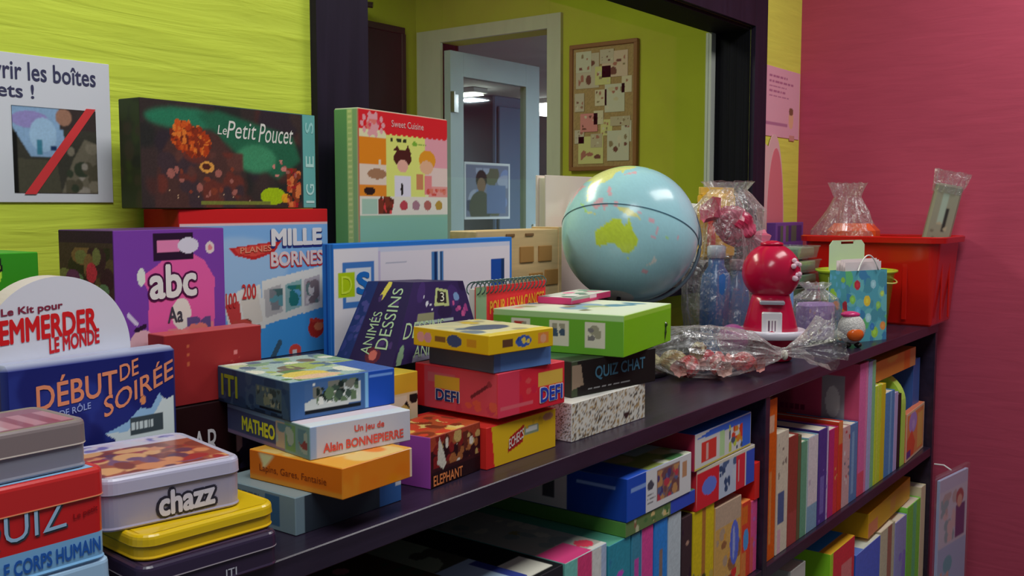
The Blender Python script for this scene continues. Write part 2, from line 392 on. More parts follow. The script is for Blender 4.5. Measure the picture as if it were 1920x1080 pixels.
# ------------------------------------------------------------------ the room beyond the window
NX = WX
struct('wall_beyond_far', blocks((.2, NX, 2.048, 2.15, -SH, 1.75)), 'green_wall')
struct('wall_beyond_left', blocks((.1, .2, WY+.147, 2.15, -SH, 1.75)), 'green_wall')
struct('wall_beyond_right', blocks((NX, NX+.12, WY+.147, 1.231, -SH, 1.75), (NX, NX+.12, 1.871, 2.15, -SH, 1.75), (NX, NX+.12, 1.231, 1.871, 1.197, 1.75)), 'green_wall')
struct('ceiling_beyond', blocks((.1, NX+.12, WY+.147, 2.15, 1.75, 1.8)), 'white_trim')
struct('floor_beyond', blocks((.1, 8.2, WY+.147, 5.2, -SH-.05, -SH)), 'floor')
struct('trim_6', blocks((NX-.02, NX, 1.156, 1.231, -SH, 1.26), (NX-.02, NX, 1.871, 2.026, -SH, 1.26), (NX-.02, NX, 1.231, 1.871, 1.197, 1.26),
                        (NX, NX+.12, 1.219, 1.231, -SH, 1.197), (NX, NX+.12, 1.871, 1.883, -SH, 1.197)), 'white_trim')
struct('ceiling_corridor', blocks((NX+.12, 8.2, -.6, 5.2, 1.31, 1.36)), 'grey_wall')
struct('wall_corridor', blocks((8.1, 8.2, -.6, 5.2, -SH, 1.31), (NX+.12, 8.1, 5.1, 5.2, -SH, 1.31), (NX+.12, 8.1, -.6, -.5, -SH, 1.31), (NX, NX+.12, 2.15, 5.1, -SH, 1.31)), 'grey_wall')
# the open door
DY = 1.871
dr = blocks((3.73, 3.83, DY-.04, DY, -SH+.01, 1.161), (4.356, 4.48, DY-.04, DY, -SH+.01, 1.161), (3.83, 4.356, DY-.04, DY, 1.042, 1.161), (3.83, 4.356, DY-.04, DY, -SH+.01, .0)).build('door_1', 'blue_door')
dr['kind'] = 'structure'
blocks((3.83, 4.356, DY-.024, DY-.018, .0, 1.042)).build('pane', 'glass', dr)
q = MB().tube([(4.44, DY-.04, SH+.24), (4.44, DY-.085, SH+.24), (4.36, DY-.09, SH+.24)], .012, (.6, .62, .66)); q.cbox(.05, .008, .16, (.6, .62, .66), o=(4.44, DY-.045, SH+.14)); q.build('door_handle', 'tin', dr)
for z in (.86, -.5):
    q = MB(); q.lathe([(.012, 0), (.012, .1)], 10, (.10, .13, .09), (3.735, DY-.052, SH+z)); q.cbox(.045, .006, .09, (.10, .13, .09), o=(3.76, DY-.045, SH+z)); q.build('hinge', 'tin', dr)
cv = Cv(.38, .29, c(150, 165, 200), 300).rect(.03, .04, .97, .96, c(110, 120, 150)).blobs(14, [c(120, 140, 190), c(60, 70, 100), c(150, 160, 190), c(90, 95, 80)], .08, .2, 4, (.05, .05, .95, .9))
cv.ell(.36, .70, .12, .17, c(38, 34, 34)).ell(.36, .60, .09, .13, c(120, 95, 80)).ell(.34, .2, .24, .30, c(70, 78, 72)).rect(.48, .1, .9, .6, c(95, 115, 160)).frame(0, 0, 1, 1, .045, c(205, 212, 225)).blur(1)
o = MB().cbox(.38, .004, .292, c(205, 212, 225), {'front': cv}, .0004).build('poster', 'paper'); tag(o, 'white-bordered picture poster on the glass of the open door', 'poster'); o.location = (4.036, DY-.0275, SH+.331)
# lamps in the corridor
for (x, y, z, lb) in ((6.0, 3.56, 1.265, 'glowing ceiling lamp seen through the glass of the open door'), (7.0, 3.55, 1.265, 'glowing ceiling lamp seen in the gap right of the open door')):
    t = empty('ceiling_lamp', (x, y, z), lb, 'lamp', 0, 'corridor ceiling lamps')
    MB().cbox(.17, .17, .04, (.5, .5, .5), r=.004, o=(0, 0, .005)).build('housing', 'tin', t)
    MB().cbox(.16, .16, .10, WHITE, r=.03, o=(0, 0, -.095)).build('diffuser', 'lamp', t)
t = empty('locker', (5.2, 2.72, -SH), 'tall blue-grey locker in the corridor behind the open door', 'locker')
MB().cbox(.5, .4, 2.05, c(78, 96, 130), r=.01).build('body', 'tin', t); MB().cbox(.44, .02, 1.9, c(84, 102, 138), r=.006, o=(0, -.21, .08)).build('door', 'tin', t)
# dark board and speaker on the far green wall
t = empty('blackboard', (3.03, 2.047, .2), 'dark blackboard on the green wall beyond the window', 'board')
MB().cbox(1.12, .02, 1.04, (.012, .012, .014), r=.003, o=(0, -.012, 0)).build('slate', 'matte', t)
q = MB(); [q.cbox(W_, .03, H_, (.02, .018, .018), r=.003, o=(x, -.016, z)) for W_, H_, x, z in ((1.16, .03, 0, -.03), (1.16, .03, 0, 1.04), (.03, 1.04, -.57, 0), (.03, 1.04, .57, 0))]; q.build('frame', 'card', t)
t = empty('wall_bracket', (3.25, 2.047, 1.30), 'small dark bracket high on the green wall beyond the window', 'bracket')
MB().cbox(.14, .012, .07, (.02, .02, .02), r=.002, o=(0, -.007, 0)).build('plate', 'plastic', t); MB().tube([(0, -.01, .03), (.02, -.08, .025), (.05, -.12, .02)], .014, (.02, .02, .02)).build('arm', 'plastic', t)
# cork board with papers on the side wall
t = empty('pinboard', (NX-.001, .935, .555), 'wooden framed pinboard covered in papers on the green wall', 'pinboard', -90)
cork = Cv(.31, .53, (.30, .21, .10), 200).speck(.15, 3)
MB().cbox(.31, .012, .53, (.3, .2, .1), {'front': cork}, .0005, (0, -.008, .01)).build('cork_panel', 'matte', t)
q = MB(); [q.cbox(W_, .022, H_, (.20, .10, .04), r=.002, o=(x, -.012, z)) for W_, H_, x, z in ((.345, .018, 0, 0), (.345, .018, 0, .535), (.018, .52, -.164, .017), (.018, .52, .164, .017))]; q.build('frame', 'card', t)
R = random.Random(5); pc = [(.50, .44, .36), (.42, .37, .33), (.5, .38, .34), (.48, .46, .22), (.45, .44, .40), (.38, .33, .26), (.52, .2, .22)]
for i, (u, v, a, b, k) in enumerate([(-.08, .36, .12, .15, 1), (.06, .40, .13, .11, 2), (-.07, .17, .09, .08, 6), (.06, .25, .10, .12, 4), (-.06, .03, .13, .12, 3), (.08, .04, .11, .13, 4), (-.01, .28, .06, .07, 0), (.09, .19, .10, .04, 5), (-.12, .26, .05, .08, 1), (.02, .15, .06, .07, 3), (-.10, .43, .08, .09, 4), (.02, .46, .07, .06, 1), (.12, .33, .05, .07, 0), (.0, .37, .08, .08, 3), (-.03, .10, .06, .06, 5), (.12, .12, .05, .09, 4), (-.12, .12, .05, .06, 1), (-.02, .20, .05, .06, 0)]):
    sh = Cv(a, b, pc[k], 260).blobs(7, [(.12, .05, .04), (.45, .4, .3), (.3, .12, .10), (.2, .16, .1), (.5, .45, .4)], .04, .14, i+20, (.1, .1, .9, .9))
    MB().cbox(a, .0012, b, pc[k], {'front': sh}, .0002, (u, -.0155-.0007*(i % 3), v)).build('pinned_sheet', 'paper', t)

# ------------------------------------------------------------------ the bookcase
bc = empty('bookcase', (1.9, -.22, -SH), 'dark purple painted bookcase with games on its counter top', 'bookcase')
def bpart(name, *bs):
    m = MB()
    for (x0, x1, y0, y1, z0, z1) in bs: m.cbox(x1-x0, y1-y0, z1-z0, WHITE, r=.0015, o=((x0+x1)/2-1.9, (y0+y1)/2+.22, z0+SH))
    return m.build(name, 'purple_wood', bc)
FY = -.512
bpart('counter_top', (-.9, 3.567, FY, WY-.002, -.031, 0))
bpart('riser', (.3, 1.93, -.19, -.092, 0, .143), (.3, 1.22, -.092, WY-.003, 0, .143))
bpart('shelf_board', (2.12, 3.54, FY+.004, WY-.02, -.46, -.43)); bpart('shelf_board', (-.87, 2.094, FY+.004, WY-.02, -.46, -.43))
bpart('divider', (2.094, 2.12, FY+.003, WY-.02, -.90, -.031))
bpart('end_panel', (3.54, 3.567, FY+.002, WY-.003, -SH, -.031)); bpart('end_panel', (-.9, -.87, FY+.002, WY-.003, -SH, -.031))
bpart('back_panel', (-.87, 3.54, WY-.02, WY-.003, -SH, -.031)); bpart('plinth', (-.87, 3.54, FY+.02, WY-.02, -SH, -.90))
# ------------------------------------------------------------------ on the back wall
t = empty('wall_sign', (.60, WY-.001, .405), 'laminated white paper sign with crossed-out photo on the lime wall', 'sign')
MB().cbox(.515, .002, .213, f(214, 215, 220), r=.0006, o=(0, -.0012, 0)).build('sheet', 'card', t)
ph = Cv(.135, .13, f(60, 58, 50), 700).poly([(0, 1), (.55, 1), (.62, .5), (.45, .42), (.2, .42), (.0, .75)], f(130, 160, 190)).ell(.2, .85, .22, .10, f(140, 130, 180))
ph.ell(.35, .68, .16, .2, f(150, 180, 205)).rect(.27, .45, .34, .62, f(60, 120, 140)).rect(.43, .50, .5, .56, f(30, 50, 90)).poly([(0, .0), (0, .40), (.5, .38), (.55, 0)], f(75, 72, 58)).poly([(.55, 0), (.7, .4), (.85, .65), (1, .6), (1, 0)], f(105, 98, 82))
ph.blobs(18, [f(120, 112, 95), f(80, 75, 60), f(55, 62, 48), f(140, 132, 120)], .04, .1, 8, (.6, .0, 1, .6)).rect(.55, .75, 1, 1, f(60, 50, 48)).ell(.6, .9, .1, .1, f(150, 110, 90)).rect(0, 0, .05, .7, f(25, 24, 22)).speck(.12, 1).blur(1)
MB().cbox(.128, .001, .125, BLACK, {'front': ph}, .0002, (.168, -.0028, .014)).build('photo', 'card', t)
q = MB(); q.prism([(.118, .012), (.135, .012), (.232, .142), (.217, .142)], 'y', -.0040, -.0034, f(205, 60, 62)); q.build('red_slash', 'card', t)
O, U, V, N = (-.2575, -.0022, 0), (.515, 0, 0), (0, 0, .213), (0, -1, 0); ink = f(62, 62, 88)
for s_, rc_, cl_ in (('ouvrir les boîtes', (.60, .825, .955, .95), ink), ('ets !', (.665, .705, .768, .80), ink), ('der', (.615, .33, .655, .385), f(200, 70, 80))):
    MB().text3(O, U, V, N, s_, rc_, cl_, .015).build('lettering', 'card', t)

t = empty('pink_notice', (3.538, WY-.001, .652), 'pink notice sheet taped on the yellow wall strip by the window', 'notice')
MB().cbox(.345, .0016, .25, f(205, 150, 165), {'front': Cv(.345, .25, f(205, 150, 165), 260).lines(5, f(160, 95, 125), 3, (.15, .55, .85, .9), .35).ell(.76, .28, .07, .14, f(215, 165, 130)).ell(.76, .4, .06, .06, f(120, 80, 60)).rect(0, .16, .66, .2, f(165, 105, 135))}, .0003, (0, -.001, 0)).build('sheet', 'paper', t)
MB().cbox(.05, .0008, .02, f(190, 130, 120), r=.0002, o=(.10, -.0022, -.008)).build('tape', 'paper', t)

# ------------------------------------------------------------------ back row, left
gb = Cv(.16, .05, f(48, 130, 30), 700).ell(.42, .5, .30, .62, f(165, 200, 60)).ell(.55, .8, .035, .1, f(60, 90, 40)).line(.70, 1, .72, .6, .03, BLACK).line(.72, .6, .63, .38, .03, BLACK).line(.63, .38, .5, .36, .04, BLACK).line(.6, .4, .66, .12, .04, BLACK)
box('board_game_box', 'flat green box with lime blob and black squiggle above white dome box', 'game box', (.46, -.17), .16, .12, .05, 0, .293, f(64, 150, 40), {'front': gb})
box('board_game_box', 'orange and pink box under the flat green box', 'game box', (.43, -.175), .19, .14, .15, 0, .143, f(225, 120, 80), {'front': Cv(.19, .15, f(228, 140, 60)).poly([(0, 0), (1, 0), (1, .6), (0, .8)], f(220, 120, 120)).blur(4)})

# purple abc box
pic = Cv(.11, .225, f(66, 48, 48), 600).rect(0, .93, 1, 1, f(48, 25, 50)).blobs(60, [f(48, 44, 36), f(85, 70, 50), f(110, 110, 70), f(92, 120, 88), f(60, 35, 45), f(120, 90, 62)], .05, .15, 3, (0, 0, 1, .9)).ell(.6, .75, .1, .06, f(185, 50, 70)).ell(.25, .72, .13, .05, f(95, 45, 90)).rect(.15, .5, .42, .6, f(140, 160, 140)).rect(.55, .3, .72, .68, f(120, 150, 70)).speck(.18, 6)
fr = Cv(.195, .225, f(112, 58, 150), 600)
fr.poly([(.25, .12), (.28, .62), (.22, .72), (.35, .78), (.5, .86), (.68, .85), (.80, .80), (.9, .68), (.88, .2), (.55, .14), (.3, .10)], f(222, 92, 160)).poly([(.42, .1), (.44, .38), (.88, .4), (.86, .16)], f(240, 140, 150))
fr.ell(.22, .72, .035, .055, f(225, 230, 220)).ell(.57, .47, .09, .10, f(230, 225, 215)).poly([(.45, .22), (.52, .36), (.62, .22)], f(110, 190, 165)).blobs(16, [f(120, 110, 150), f(90, 70, 120), f(235, 130, 120)], .03, .07, 9, (.62, .2, .85, .44))
fr.ell(.21, .30, .11, .10, f(228, 180, 190)).ell(.21, .16, .045, .10, f(228, 170, 185)).poly([(.3, .33), (.38, .30), (.29, .26)], f(228, 180, 190)).line(.1, .5, .17, .44, .012, f(200, 190, 215)).line(.16, .40, .24, .42, .014, f(40, 25, 50)).circ(.86, .88, .045, f(235, 215, 215)).circ(.86, .88, .022, f(225, 130, 140))
fr.rect(.33, .81, .70, .985, f(40, 22, 45)).rect(.36, .86, .57, .94, f(225, 130, 175)).ell(.65, .90, .10, .05, f(220, 215, 230)).rect(.05, .015, .9, .05, f(35, 22, 40)).lines(1, f(190, 190, 190), 4, (.06, .02, .3, .045), .5)
box('board_game_box', 'purple alphabet game box reading abc with dark picture on its side', 'game box', (.709, -.19), .195, .11, .225, 8, .143, f(100, 60, 135), {'front': fr, 'left': pic, 'top': f(96, 60, 110)},
    [('front', 'abc', (.27, .56, .73, .80), f(70, 20, 60), {'off': .075}), ('front', 'abc', (.285, .575, .715, .785), f(238, 235, 232), {'off': .03, 'lift': .001}), ('front', 'Aa', (.44, .42, .58, .52), f(60, 60, 70), {'off': .02})])

# Mille Bornes box
W_, H_ = .305, .252
mb = Cv(W_, H_, f(120, 165, 212), 520).poly([(0, 0), (1, 0), (1, .36), (.5, .30), (0, .2)], f(62, 140, 205)).ell(.35, .62, .35, .2, f(150, 182, 215)).blur(8).rect(0, .905, 1, 1, f(190, 32, 34)).rect(0, .90, 1, .91, f(225, 190, 190))
mb.poly([(.30, .75), (.66, .79), (.60, .71), (.46, .665), (.34, .70)], f(178, 40, 40)).poly([(.33, .745), (.62, .775), (.58, .72), (.46, .69), (.36, .71)], f(200, 70, 60))
for i, (u, v, sk, cc_) in enumerate([(.30, .14, -.05, f(185, 60, 60)), (.38, .17, -.03, f(200, 190, 180)), (.52, .22, -.01, f(170, 165, 165)), (.66, .245, .0, f(130, 165, 165)), (.80, .27, .0, f(170, 160, 165))]):
    w2, h2 = .15, .30; mb.poly([(u, v), (u+w2, v+.035), (u+w2+sk, v+h2+.03), (u+sk, v+h2)], f(222, 218, 212))
    mb.poly([(u+.015, v+.05), (u+w2-.015, v+.08), (u+w2+sk-.015, v+h2-.03), (u+sk+.015, v+h2-.06)], cc_)
mb.blobs(14, [f(70, 100, 100), f(120, 120, 125), f(90, 140, 150)], .02, .045, 3, (.56, .32, .66, .46)).blobs(12, [f(40, 110, 110), f(90, 150, 190), f(60, 120, 90)], .02, .05, 5, (.69, .33, .79, .48)).blobs(14, [f(120, 105, 110), f(200, 190, 190), f(100, 120, 120)], .02, .04, 6, (.83, .34, .93, .52))
mb.blobs(8, [f(110, 50, 40), f(180, 70, 60)], .03, .05, 7, (.3, .17, .5, .28)).ell(.90, .16, .06, .07, f(170, 45, 40)).ell(.92, .17, .035, .03, f(235, 130, 90)).line(.86, .22, .98, .20, .012, f(190, 60, 50)).line(.58, 0, .63, .09, .02, f(60, 85, 105)).ell(.74, .02, .045, .045, f(205, 70, 60)).rect(.72, .0, .75, .03, f(235, 230, 230))
box('board_game_box', 'light blue MILLE BORNES card game box with red top band', 'game box', (.903, -.05), W_, .095, H_, 0, .143, f(110, 155, 205), {'front': mb, 'top': f(185, 30, 34), 'left': f(170, 30, 34)},
    [('front', 'MILLE', (.575, .735, .955, .865), f(40, 45, 110), {'off': .06}), ('front', 'MILLE', (.58, .75, .95, .868), f(232, 228, 230), {'off': .05, 'lift': .0012}),
     ('front', 'BORNES', (.57, .60, .96, .71), f(190, 50, 55), {'off': .06}), ('front', 'BORNES', (.575, .612, .955, .713), f(240, 215, 215), {'off': .035, 'lift': .0012}),
     ('front', 'PLANES', (.37, .715, .58, .755), f(235, 150, 120), {'off': .02, 'lift': .0012, 'slope': .01}), ('front', '100', (.27, .36, .34, .46), f(185, 50, 50), {'off': .02, 'lift': .0012}), ('front', '200', (.375, .41, .47, .51), f(185, 50, 50), {'off': .02, 'lift': .0012})])
# Le Petit Poucet, lying across the top of it
W_, H_ = .358, .163
pp = Cv(W_, H_, f(52, 44, 42), 520, 190).blobs(40, [f(58, 46, 44), f(48, 40, 46), f(70, 44, 40), f(40, 40, 38)], .1, .25, 2).ell(.22, .85, .2, .1, f(40, 110, 80)).poly([(.28, .9), (.5, .55), (.75, .3), (.9, .5), (.85, .75), (.4, .95)], f(36, 92, 66)).ell(.62, .5, .12, .14, f(60, 130, 92)).blur(5)
pp.poly([(.06, .0), (.08, .45), (.16, .72), (.24, .8), (.4, .72), (.52, .4), (.56, .0)], f(72, 48, 44)).blobs(34, [f(88, 54, 48), f(60, 46, 50), f(98, 48, 40)], .05, .12, 3, (.08, .0, .54, .55)).blur(2)
_r = random.Random(4)
for _ in range(210):
    _a, _q = _r.uniform(0, 2*PI), math.sqrt(_r.random()); pp.ell(.25+.10*_q*math.cos(_a), .66+.15*_q*math.sin(_a)-.05*_q*math.cos(_a), _r.uniform(.006, .016), _r.uniform(.018, .04), _r.choice([f(190, 80, 30), f(160, 56, 24), f(215, 115, 45), f(128, 46, 26), f(105, 40, 26)]))
pp.ell(.335, .395, .04, .055, f(215, 150, 70)).ell(.332, .40, .024, .03, f(80, 40, 30)).blobs(16, [f(150, 90, 80), f(120, 56, 40)], .02, .04, 5, (.1, .1, .5, .4))
pp.ell(.72, .12, .08, .09, f(150, 175, 20)).ell(.80, .10, .03, .05, f(240, 170, 40)).rect(.3, .03, .7, .07, f(110, 115, 50)).blobs(36, [f(175, 66, 40), f(200, 110, 60), f(150, 30, 36), f(120, 50, 30)], .02, .05, 6, (.81, .0, .90, .42)).blobs(8, [f(150, 90, 80), f(190, 120, 110)], .02, .035, 7, (.7, .3, .88, .5)).sprinkle([f(220, 180, 140)], .004, 4, (.05, .02, .6, .2)).speck(.12, 2)
pp.rect(.915, 0, 1, 1, f(96, 160, 156)).rect(.905, 0, .916, 1, f(40, 50, 52))
box('board_game_box', 'dark storybook game box titled Le Petit Poucet atop the light blue box', 'game box', (.835, -.060), W_, .05, H_, 3.5, .396, f(40, 44, 34), {'front': pp, 'left': Cv(.05, .163, f(46, 52, 34), 500).blobs(14, [f(40, 44, 34), f(52, 62, 34), f(58, 54, 40)], .1, .3, 2).blur(3)},
    [('front', 'Le', (.40, .72, .45, .81), f(225, 222, 212), {'off': .0, 'shear': .15}), ('front', 'Petit', (.455, .69, .62, .86), f(225, 222, 212), {'off': .0, 'shear': .1}), ('front', 'Poucet', (.64, .67, .85, .86), f(225, 222, 212), {'off': .0, 'shear': .08}),
     ('front', 'I', (.93, .055, .985, .08), f(190, 220, 212), {'off': .03}), ('front', 'G', (.93, .14, .985, .26), f(175, 212, 205), {'rot': 90}), ('front', 'E', (.93, .44, .985, .56), f(175, 212, 205), {'rot': 90}), ('front', 'S', (.93, .80, .985, .92), f(140, 190, 186), {'rot': 90})])

# white dome box, blue evening-game tin, maroon box, black box
def dome(name, label, x, y, r, zc, thick, col, texts):
    pts = [(-r, 0)]+[(r*math.cos(a), zc+r*math.sin(a)) for a in [PI-PI*k/40 for k in range(41)]]+[(r, 0)]
    ins = .004; p2 = [(px*(r-ins)/r, max(0.0, zc+(pz-zc)*(r-ins)/r if pz > 0 else 0)) for px, pz in pts]
    o = empty(name, (x, y, 0), label, 'game box', 0)
    m = MB(); m.prism(p2, 'y', -thick/2, thick/2, col); m.build('box', 'card', o)
    m = MB(); m.prism(pts, 'y', -thick/2-.002, -thick/2+.030, col, f(222, 205, 205)); m.build('lid', 'card', o)
    for s_, rc, cl, kw in texts: MB().text3((-r, -thick/2-.002, 0), (2*r, 0, 0), (0, 0, zc+r), (0, -1, 0), s_, rc, cl, **kw).build('lettering', 'card', o)
    return o
dome('party_game_box', 'white round-topped box reading EMMERDER LE MONDE in red', .601, -.226, .092, .225, .042, f(198, 198, 206),
     [('Le Kit pour', (.135, .865, .53, .90), f(120, 40, 60), {'off': .03, 'slope': .012}), ('EMMERDER', (.12, .772, .76, .862), f(192, 30, 34), {'off': .04, 'slope': .02}),
      ('LE MONDE', (.43, .722, .775, .782), f(185, 36, 44), {'off': .04, 'slope': .02})])
W_, H_ = .220, .222
db = Cv(W_, H_, f(34, 42, 112), 600).blobs(30, [f(28, 34, 100), f(38, 50, 124), f(24, 28, 90)], .1, .25, 3).blur(6)
db.poly([(.60, 0), (.60, .53), (.54, .57), (.68, .59), (.77, .67), (.84, .65), (.90, .74), (.95, .71), (1, .73), (1, 0)], f(196, 206, 206)).poly([(.54, .57), (.68, .615), (.77, .685), (.84, .67), (.90, .76), (.92, .72), (.85, .62), (.77, .63), (.68, .56)], f(150, 190, 225)).rect(.70, .53, .92, .635, f(60, 70, 76)).lines(1, f(190, 200, 200), 3, (.71, .54, .91, .625), .6).ell(.79, .73, .018, .03, f(220, 140, 90))
o = box('party_game_box', 'navy box reading DÉBUT DE SOIRÉE in orange letters', 'game box', (.518, -.281), W_, .036, H_, 0, 0, f(50, 60, 120), {'front': db, 'top': f(160, 165, 185)},
    [('front', 'DÉBUT', (.165, .765, .62, .93), f(215, 135, 100), {'off': .015, 'slope': .03}), ('front', 'DE', (.635, .855, .75, .945), f(215, 135, 100), {'off': .01, 'slope': .03}), ('front', 'SOIRÉE', (.535, .735, .97, .875), f(215, 135, 100), {'off': .01, 'slope': .165}),
     ('front', 'JEU DE RÔLE', (.20, .695, .46, .75), f(150, 165, 215), {'off': .01, 'slope': .03})], r=.006)
mr = Cv(.155, .098, f(140, 38, 40), 500).ell(.66, .5, .5, .6, f(146, 40, 42)).blur(4).rect(.70, .62, .74, .69, f(225, 130, 130)).ell(.83, .33, .06, .1, f(60, 16, 20)).sprinkle([f(165, 70, 60)], .05, 3, (.66, .4, .8, .6)).rect(.21, .55, .24, .6, f(185, 90, 60)).rect(.21, .68, .24, .73, f(185, 90, 60)).rect(.21, .8, .24, .85, f(185, 90, 60))
box('storage_box', 'plain maroon box standing between navy box and light blue box', 'box', (.752, -.232), .155, .040, .098, -2, .131, f(140, 40, 42), {'front': mr, 'top': f(175, 80, 78)})
box('board_game_box', 'black box with white letters AR under the maroon box', 'game box', (.752, -.236), .16, .042, .130, -2, 0, f(30, 18, 20), {'front': Cv(.16, .13, f(38, 16, 18)).rect(.66, .4, .72, .95, f(205, 165, 165)).rect(.72, .2, .9, .9, f(70, 56, 90)).blobs(12, [f(120, 110, 130), f(60, 50, 80)], .05, .1, 2, (.7, .2, .95, .8))},
    [('front', 'AR', (.22, .42, .48, .72), f(205, 198, 200), {'off': .0})])

# ------------------------------------------------------------------ tins at the left front
tin('game_tin', 'light blue tin at the foot of the red quiz tin', (.345, -.505), .165, .12, .061, 0, 0, .012, .022, f(150, 185, 215), f(160, 195, 225), f(150, 185, 215), None, None, edge=f(90, 70, 110))
tin('game_tin', 'red QUIZ tin with blue band LE CORPS HUMAIN', (.345, -.503), .161, .115, .090, -1, .0612, .012, .028, f(185, 28, 30), f(185, 36, 36), f(150, 195, 230), (.30, f(125, 180, 225)),
    [('front', 'QUIZ', (.21, .35, .755, .72), f(45, 60, 70), {'off': .0, 'lift': -.0004, 'slope': .05}), ('front', 'QUIZ', (.20, .37, .745, .74), f(160, 195, 225), {'off': -.005, 'lift': .0002, 'slope': .05}), ('front', 'LE CORPS HUMAIN', (.35, .08, .95, .24), f(30, 85, 165), {'off': .03, 'lift': -.0004, 'slope': .03}),
     ('front', 'Le petit', (.79, .50, .94, .58), f(120, 14, 20), {'lift': -.0004, 'slope': .04})], edge=f(225, 160, 110))
gt = Cv(.15, .10, f(120, 60, 80)).mosaic(11, 1, [f(160, 105, 120), f(120, 40, 65), f(170, 140, 150)], 4, (0, .05, 1, .75))
tin('game_tin', 'grey metal tin with a rose lid picture on the red quiz tin', (.348, -.492), .150, .10, .046, 0, .1512, .012, .024, f(118, 120, 132), f(122, 108, 108), gt, None, None, edge=f(215, 205, 190))
tin('game_tin', 'flat dark violet tin lowest in the pile beside the quiz tin', (.538, -.507), .165, .13, .039, -5, 0, .014, .018, f(46, 34, 56), f(46, 34, 58), f(60, 45, 70), None, [('front', 'ITI', (.58, .08, .66, .3), f(180, 180, 190), {'lift': -.0005})], edge=f(170, 160, 165))
tin('game_tin', 'bright yellow flat tin under the lavender chazz tin', (.545, -.496), .168, .14, .027, -4, .0392, .022, .013, f(214, 172, 14), f(224, 186, 16), f(224, 186, 16), None, None, edge=f(90, 70, 20))
ch = Cv(.14, .16, f(200, 185, 200), 600).rect(.0, .0, 1, .8, f(150, 80, 60)).blobs(60, [f(120, 60, 50), f(200, 130, 90), f(90, 60, 80), f(215, 160, 110), f(110, 80, 110), f(150, 50, 50)], .04, .12, 6, (0, .05, 1, .80)).rect(0, .0, 1, .05, f(200, 185, 205)).blobs(20, [f(190, 175, 205), f(120, 110, 170), f(205, 200, 215)], .03, .06, 9, (0, .82, 1, 1)).blur(1)
tin('game_tin', 'lavender grey chazz tin with a picture on its lid', (.527, -.456), .158, .168, .055, -10.7, .0664, .018, .018, f(150, 144, 166), f(172, 168, 190), ch, None,
    [('front', 'chazz', (.36, .07, .80, .66), f(40, 36, 50), {'off': .11, 'lift': -.0006, 'slope': .05}), ('front', 'chazz', (.38, .12, .78, .61), f(196, 192, 208), {'off': .04, 'lift': .0003, 'slope': .05})], edge=f(60, 58, 75))

# ------------------------------------------------------------------ the pile with the orange box
lb = Cv(.15, .048, f(120, 140, 150), 500).rect(.62, .1, .8, .95, f(60, 95, 130)).lines(4, f(70, 80, 90), 2, (.05, .1, .55, .9), .4)
fb = Cv(.185, .048, f(44, 52, 62), 500).rect(0, 0, .07, 1, f(110, 130, 140)).rect(.78, .0, 1, 1, f(50, 90, 150)).rect(.94, .5, 1, .8, f(190, 195, 205)).lines(1, f(110, 110, 60), 4, (.4, .62, .7, .85), .6)
box('board_game_box', 'flat slate blue box lowest under the orange box', 'game box', (.772, -.465), .185, .15, .048, 0, 0, f(50, 60, 70), {'left': lb, 'front': fb, 'top': f(120, 135, 140)})
of = Cv(.118, .039, f(232, 130, 30)).blobs(10, [f(240, 140, 20), f(222, 118, 24), f(244, 150, 40)], .1, .3, 4).blur(4).rect(.965, 0, 1, 1, f(235, 205, 180))
ol = Cv(.168, .039, f(226, 116, 26)).rect(0, 0, 1, .16, f(232, 150, 50)).poly([(.1, 1), (.16, .45), (.28, .95)], f(205, 200, 150)).blur(1)
ot = Cv(.118, .168, f(232, 165, 60)).blobs(20, [f(235, 180, 70), f(240, 205, 130), f(225, 130, 50)], .1, .2, 3).blur(2)
box('board_game_box', 'bright orange box under the white MATHEO box', 'game box', (.799, -.519), .127, .168, .039, 2, .0482, f(232, 130, 30), {'front': of, 'left': ol, 'top': ot}, [('left', 'Lapins, Gares, Fantaisie', (.12, .28, .84, .58), f(120, 50, 20), {'off': .0})])
ml = Cv(.213, .042, f(66, 72, 105), 500).rect(0, 0, 1, .12, f(120, 100, 130)).rect(0, .88, 1, 1, f(120, 150, 180)).rect(.62, .08, .72, .92, f(170, 150, 130)).rect(.72, 0, 1, 1, f(110, 140, 140)).rect(.73, .05, .84, .95, f(105, 140, 90)).blobs(14, [f(130, 60, 60), f(90, 120, 130), f(150, 160, 150)], .1, .25, 2, (.62, .1, .98, .9))
box('board_game_box', 'white-fronted MATHEO box with red writing below the comic box', 'game box', (.799, -.462), .155, .213, .042, -9.5, .0874, f(190, 190, 200), {'left': ml, 'front': Cv(.155, .042, f(186, 184, 194)).rect(0, 0, .05, 1, f(140, 160, 190)), 'top': Cv(.155, .213, f(205, 190, 195)).rect(0, 0, 1, .1, f(210, 215, 222))},
    [('left', 'MATHEO', (.20, .25, .61, .72), f(205, 205, 50), {'off': .04}), ('front', 'Un jeu de', (.42, .56, .72, .82), f(200, 80, 70), {'off': .03}), ('front', 'Alain BONNEPIERRE', (.12, .16, .92, .44), f(200, 80, 70), {'off': .035})])
ct = Cv(.165, .186, f(150, 170, 165), 520).blobs(70, [f(180, 190, 150), f(120, 150, 120), f(90, 110, 130), f(205, 205, 190), f(150, 165, 90), f(90, 120, 70), f(110, 95, 80)], .04, .12, 11).ell(.3, .22, .2, .13, f(222, 195, 90)).ell(.32, .1, .22, .08, f(235, 195, 160)).rect(.75, 0, 1, .5, f(60, 90, 160)).speck(.12, 3)
cl = Cv(.186, .050, f(44, 66, 96), 560).rect(0, 0, 1, .10, f(24, 36, 56)).blobs(30, [f(38, 56, 84), f(56, 76, 100)], .1, .25, 2).rect(.55, .2, .90, .75, f(70, 86, 92)).blobs(20, [f(110, 115, 95), f(130, 130, 110), f(50, 60, 60)], .05, .12, 5, (.57, .22, .88, .72)).rect(.6, .13, .9, .18, f(14, 18, 26))
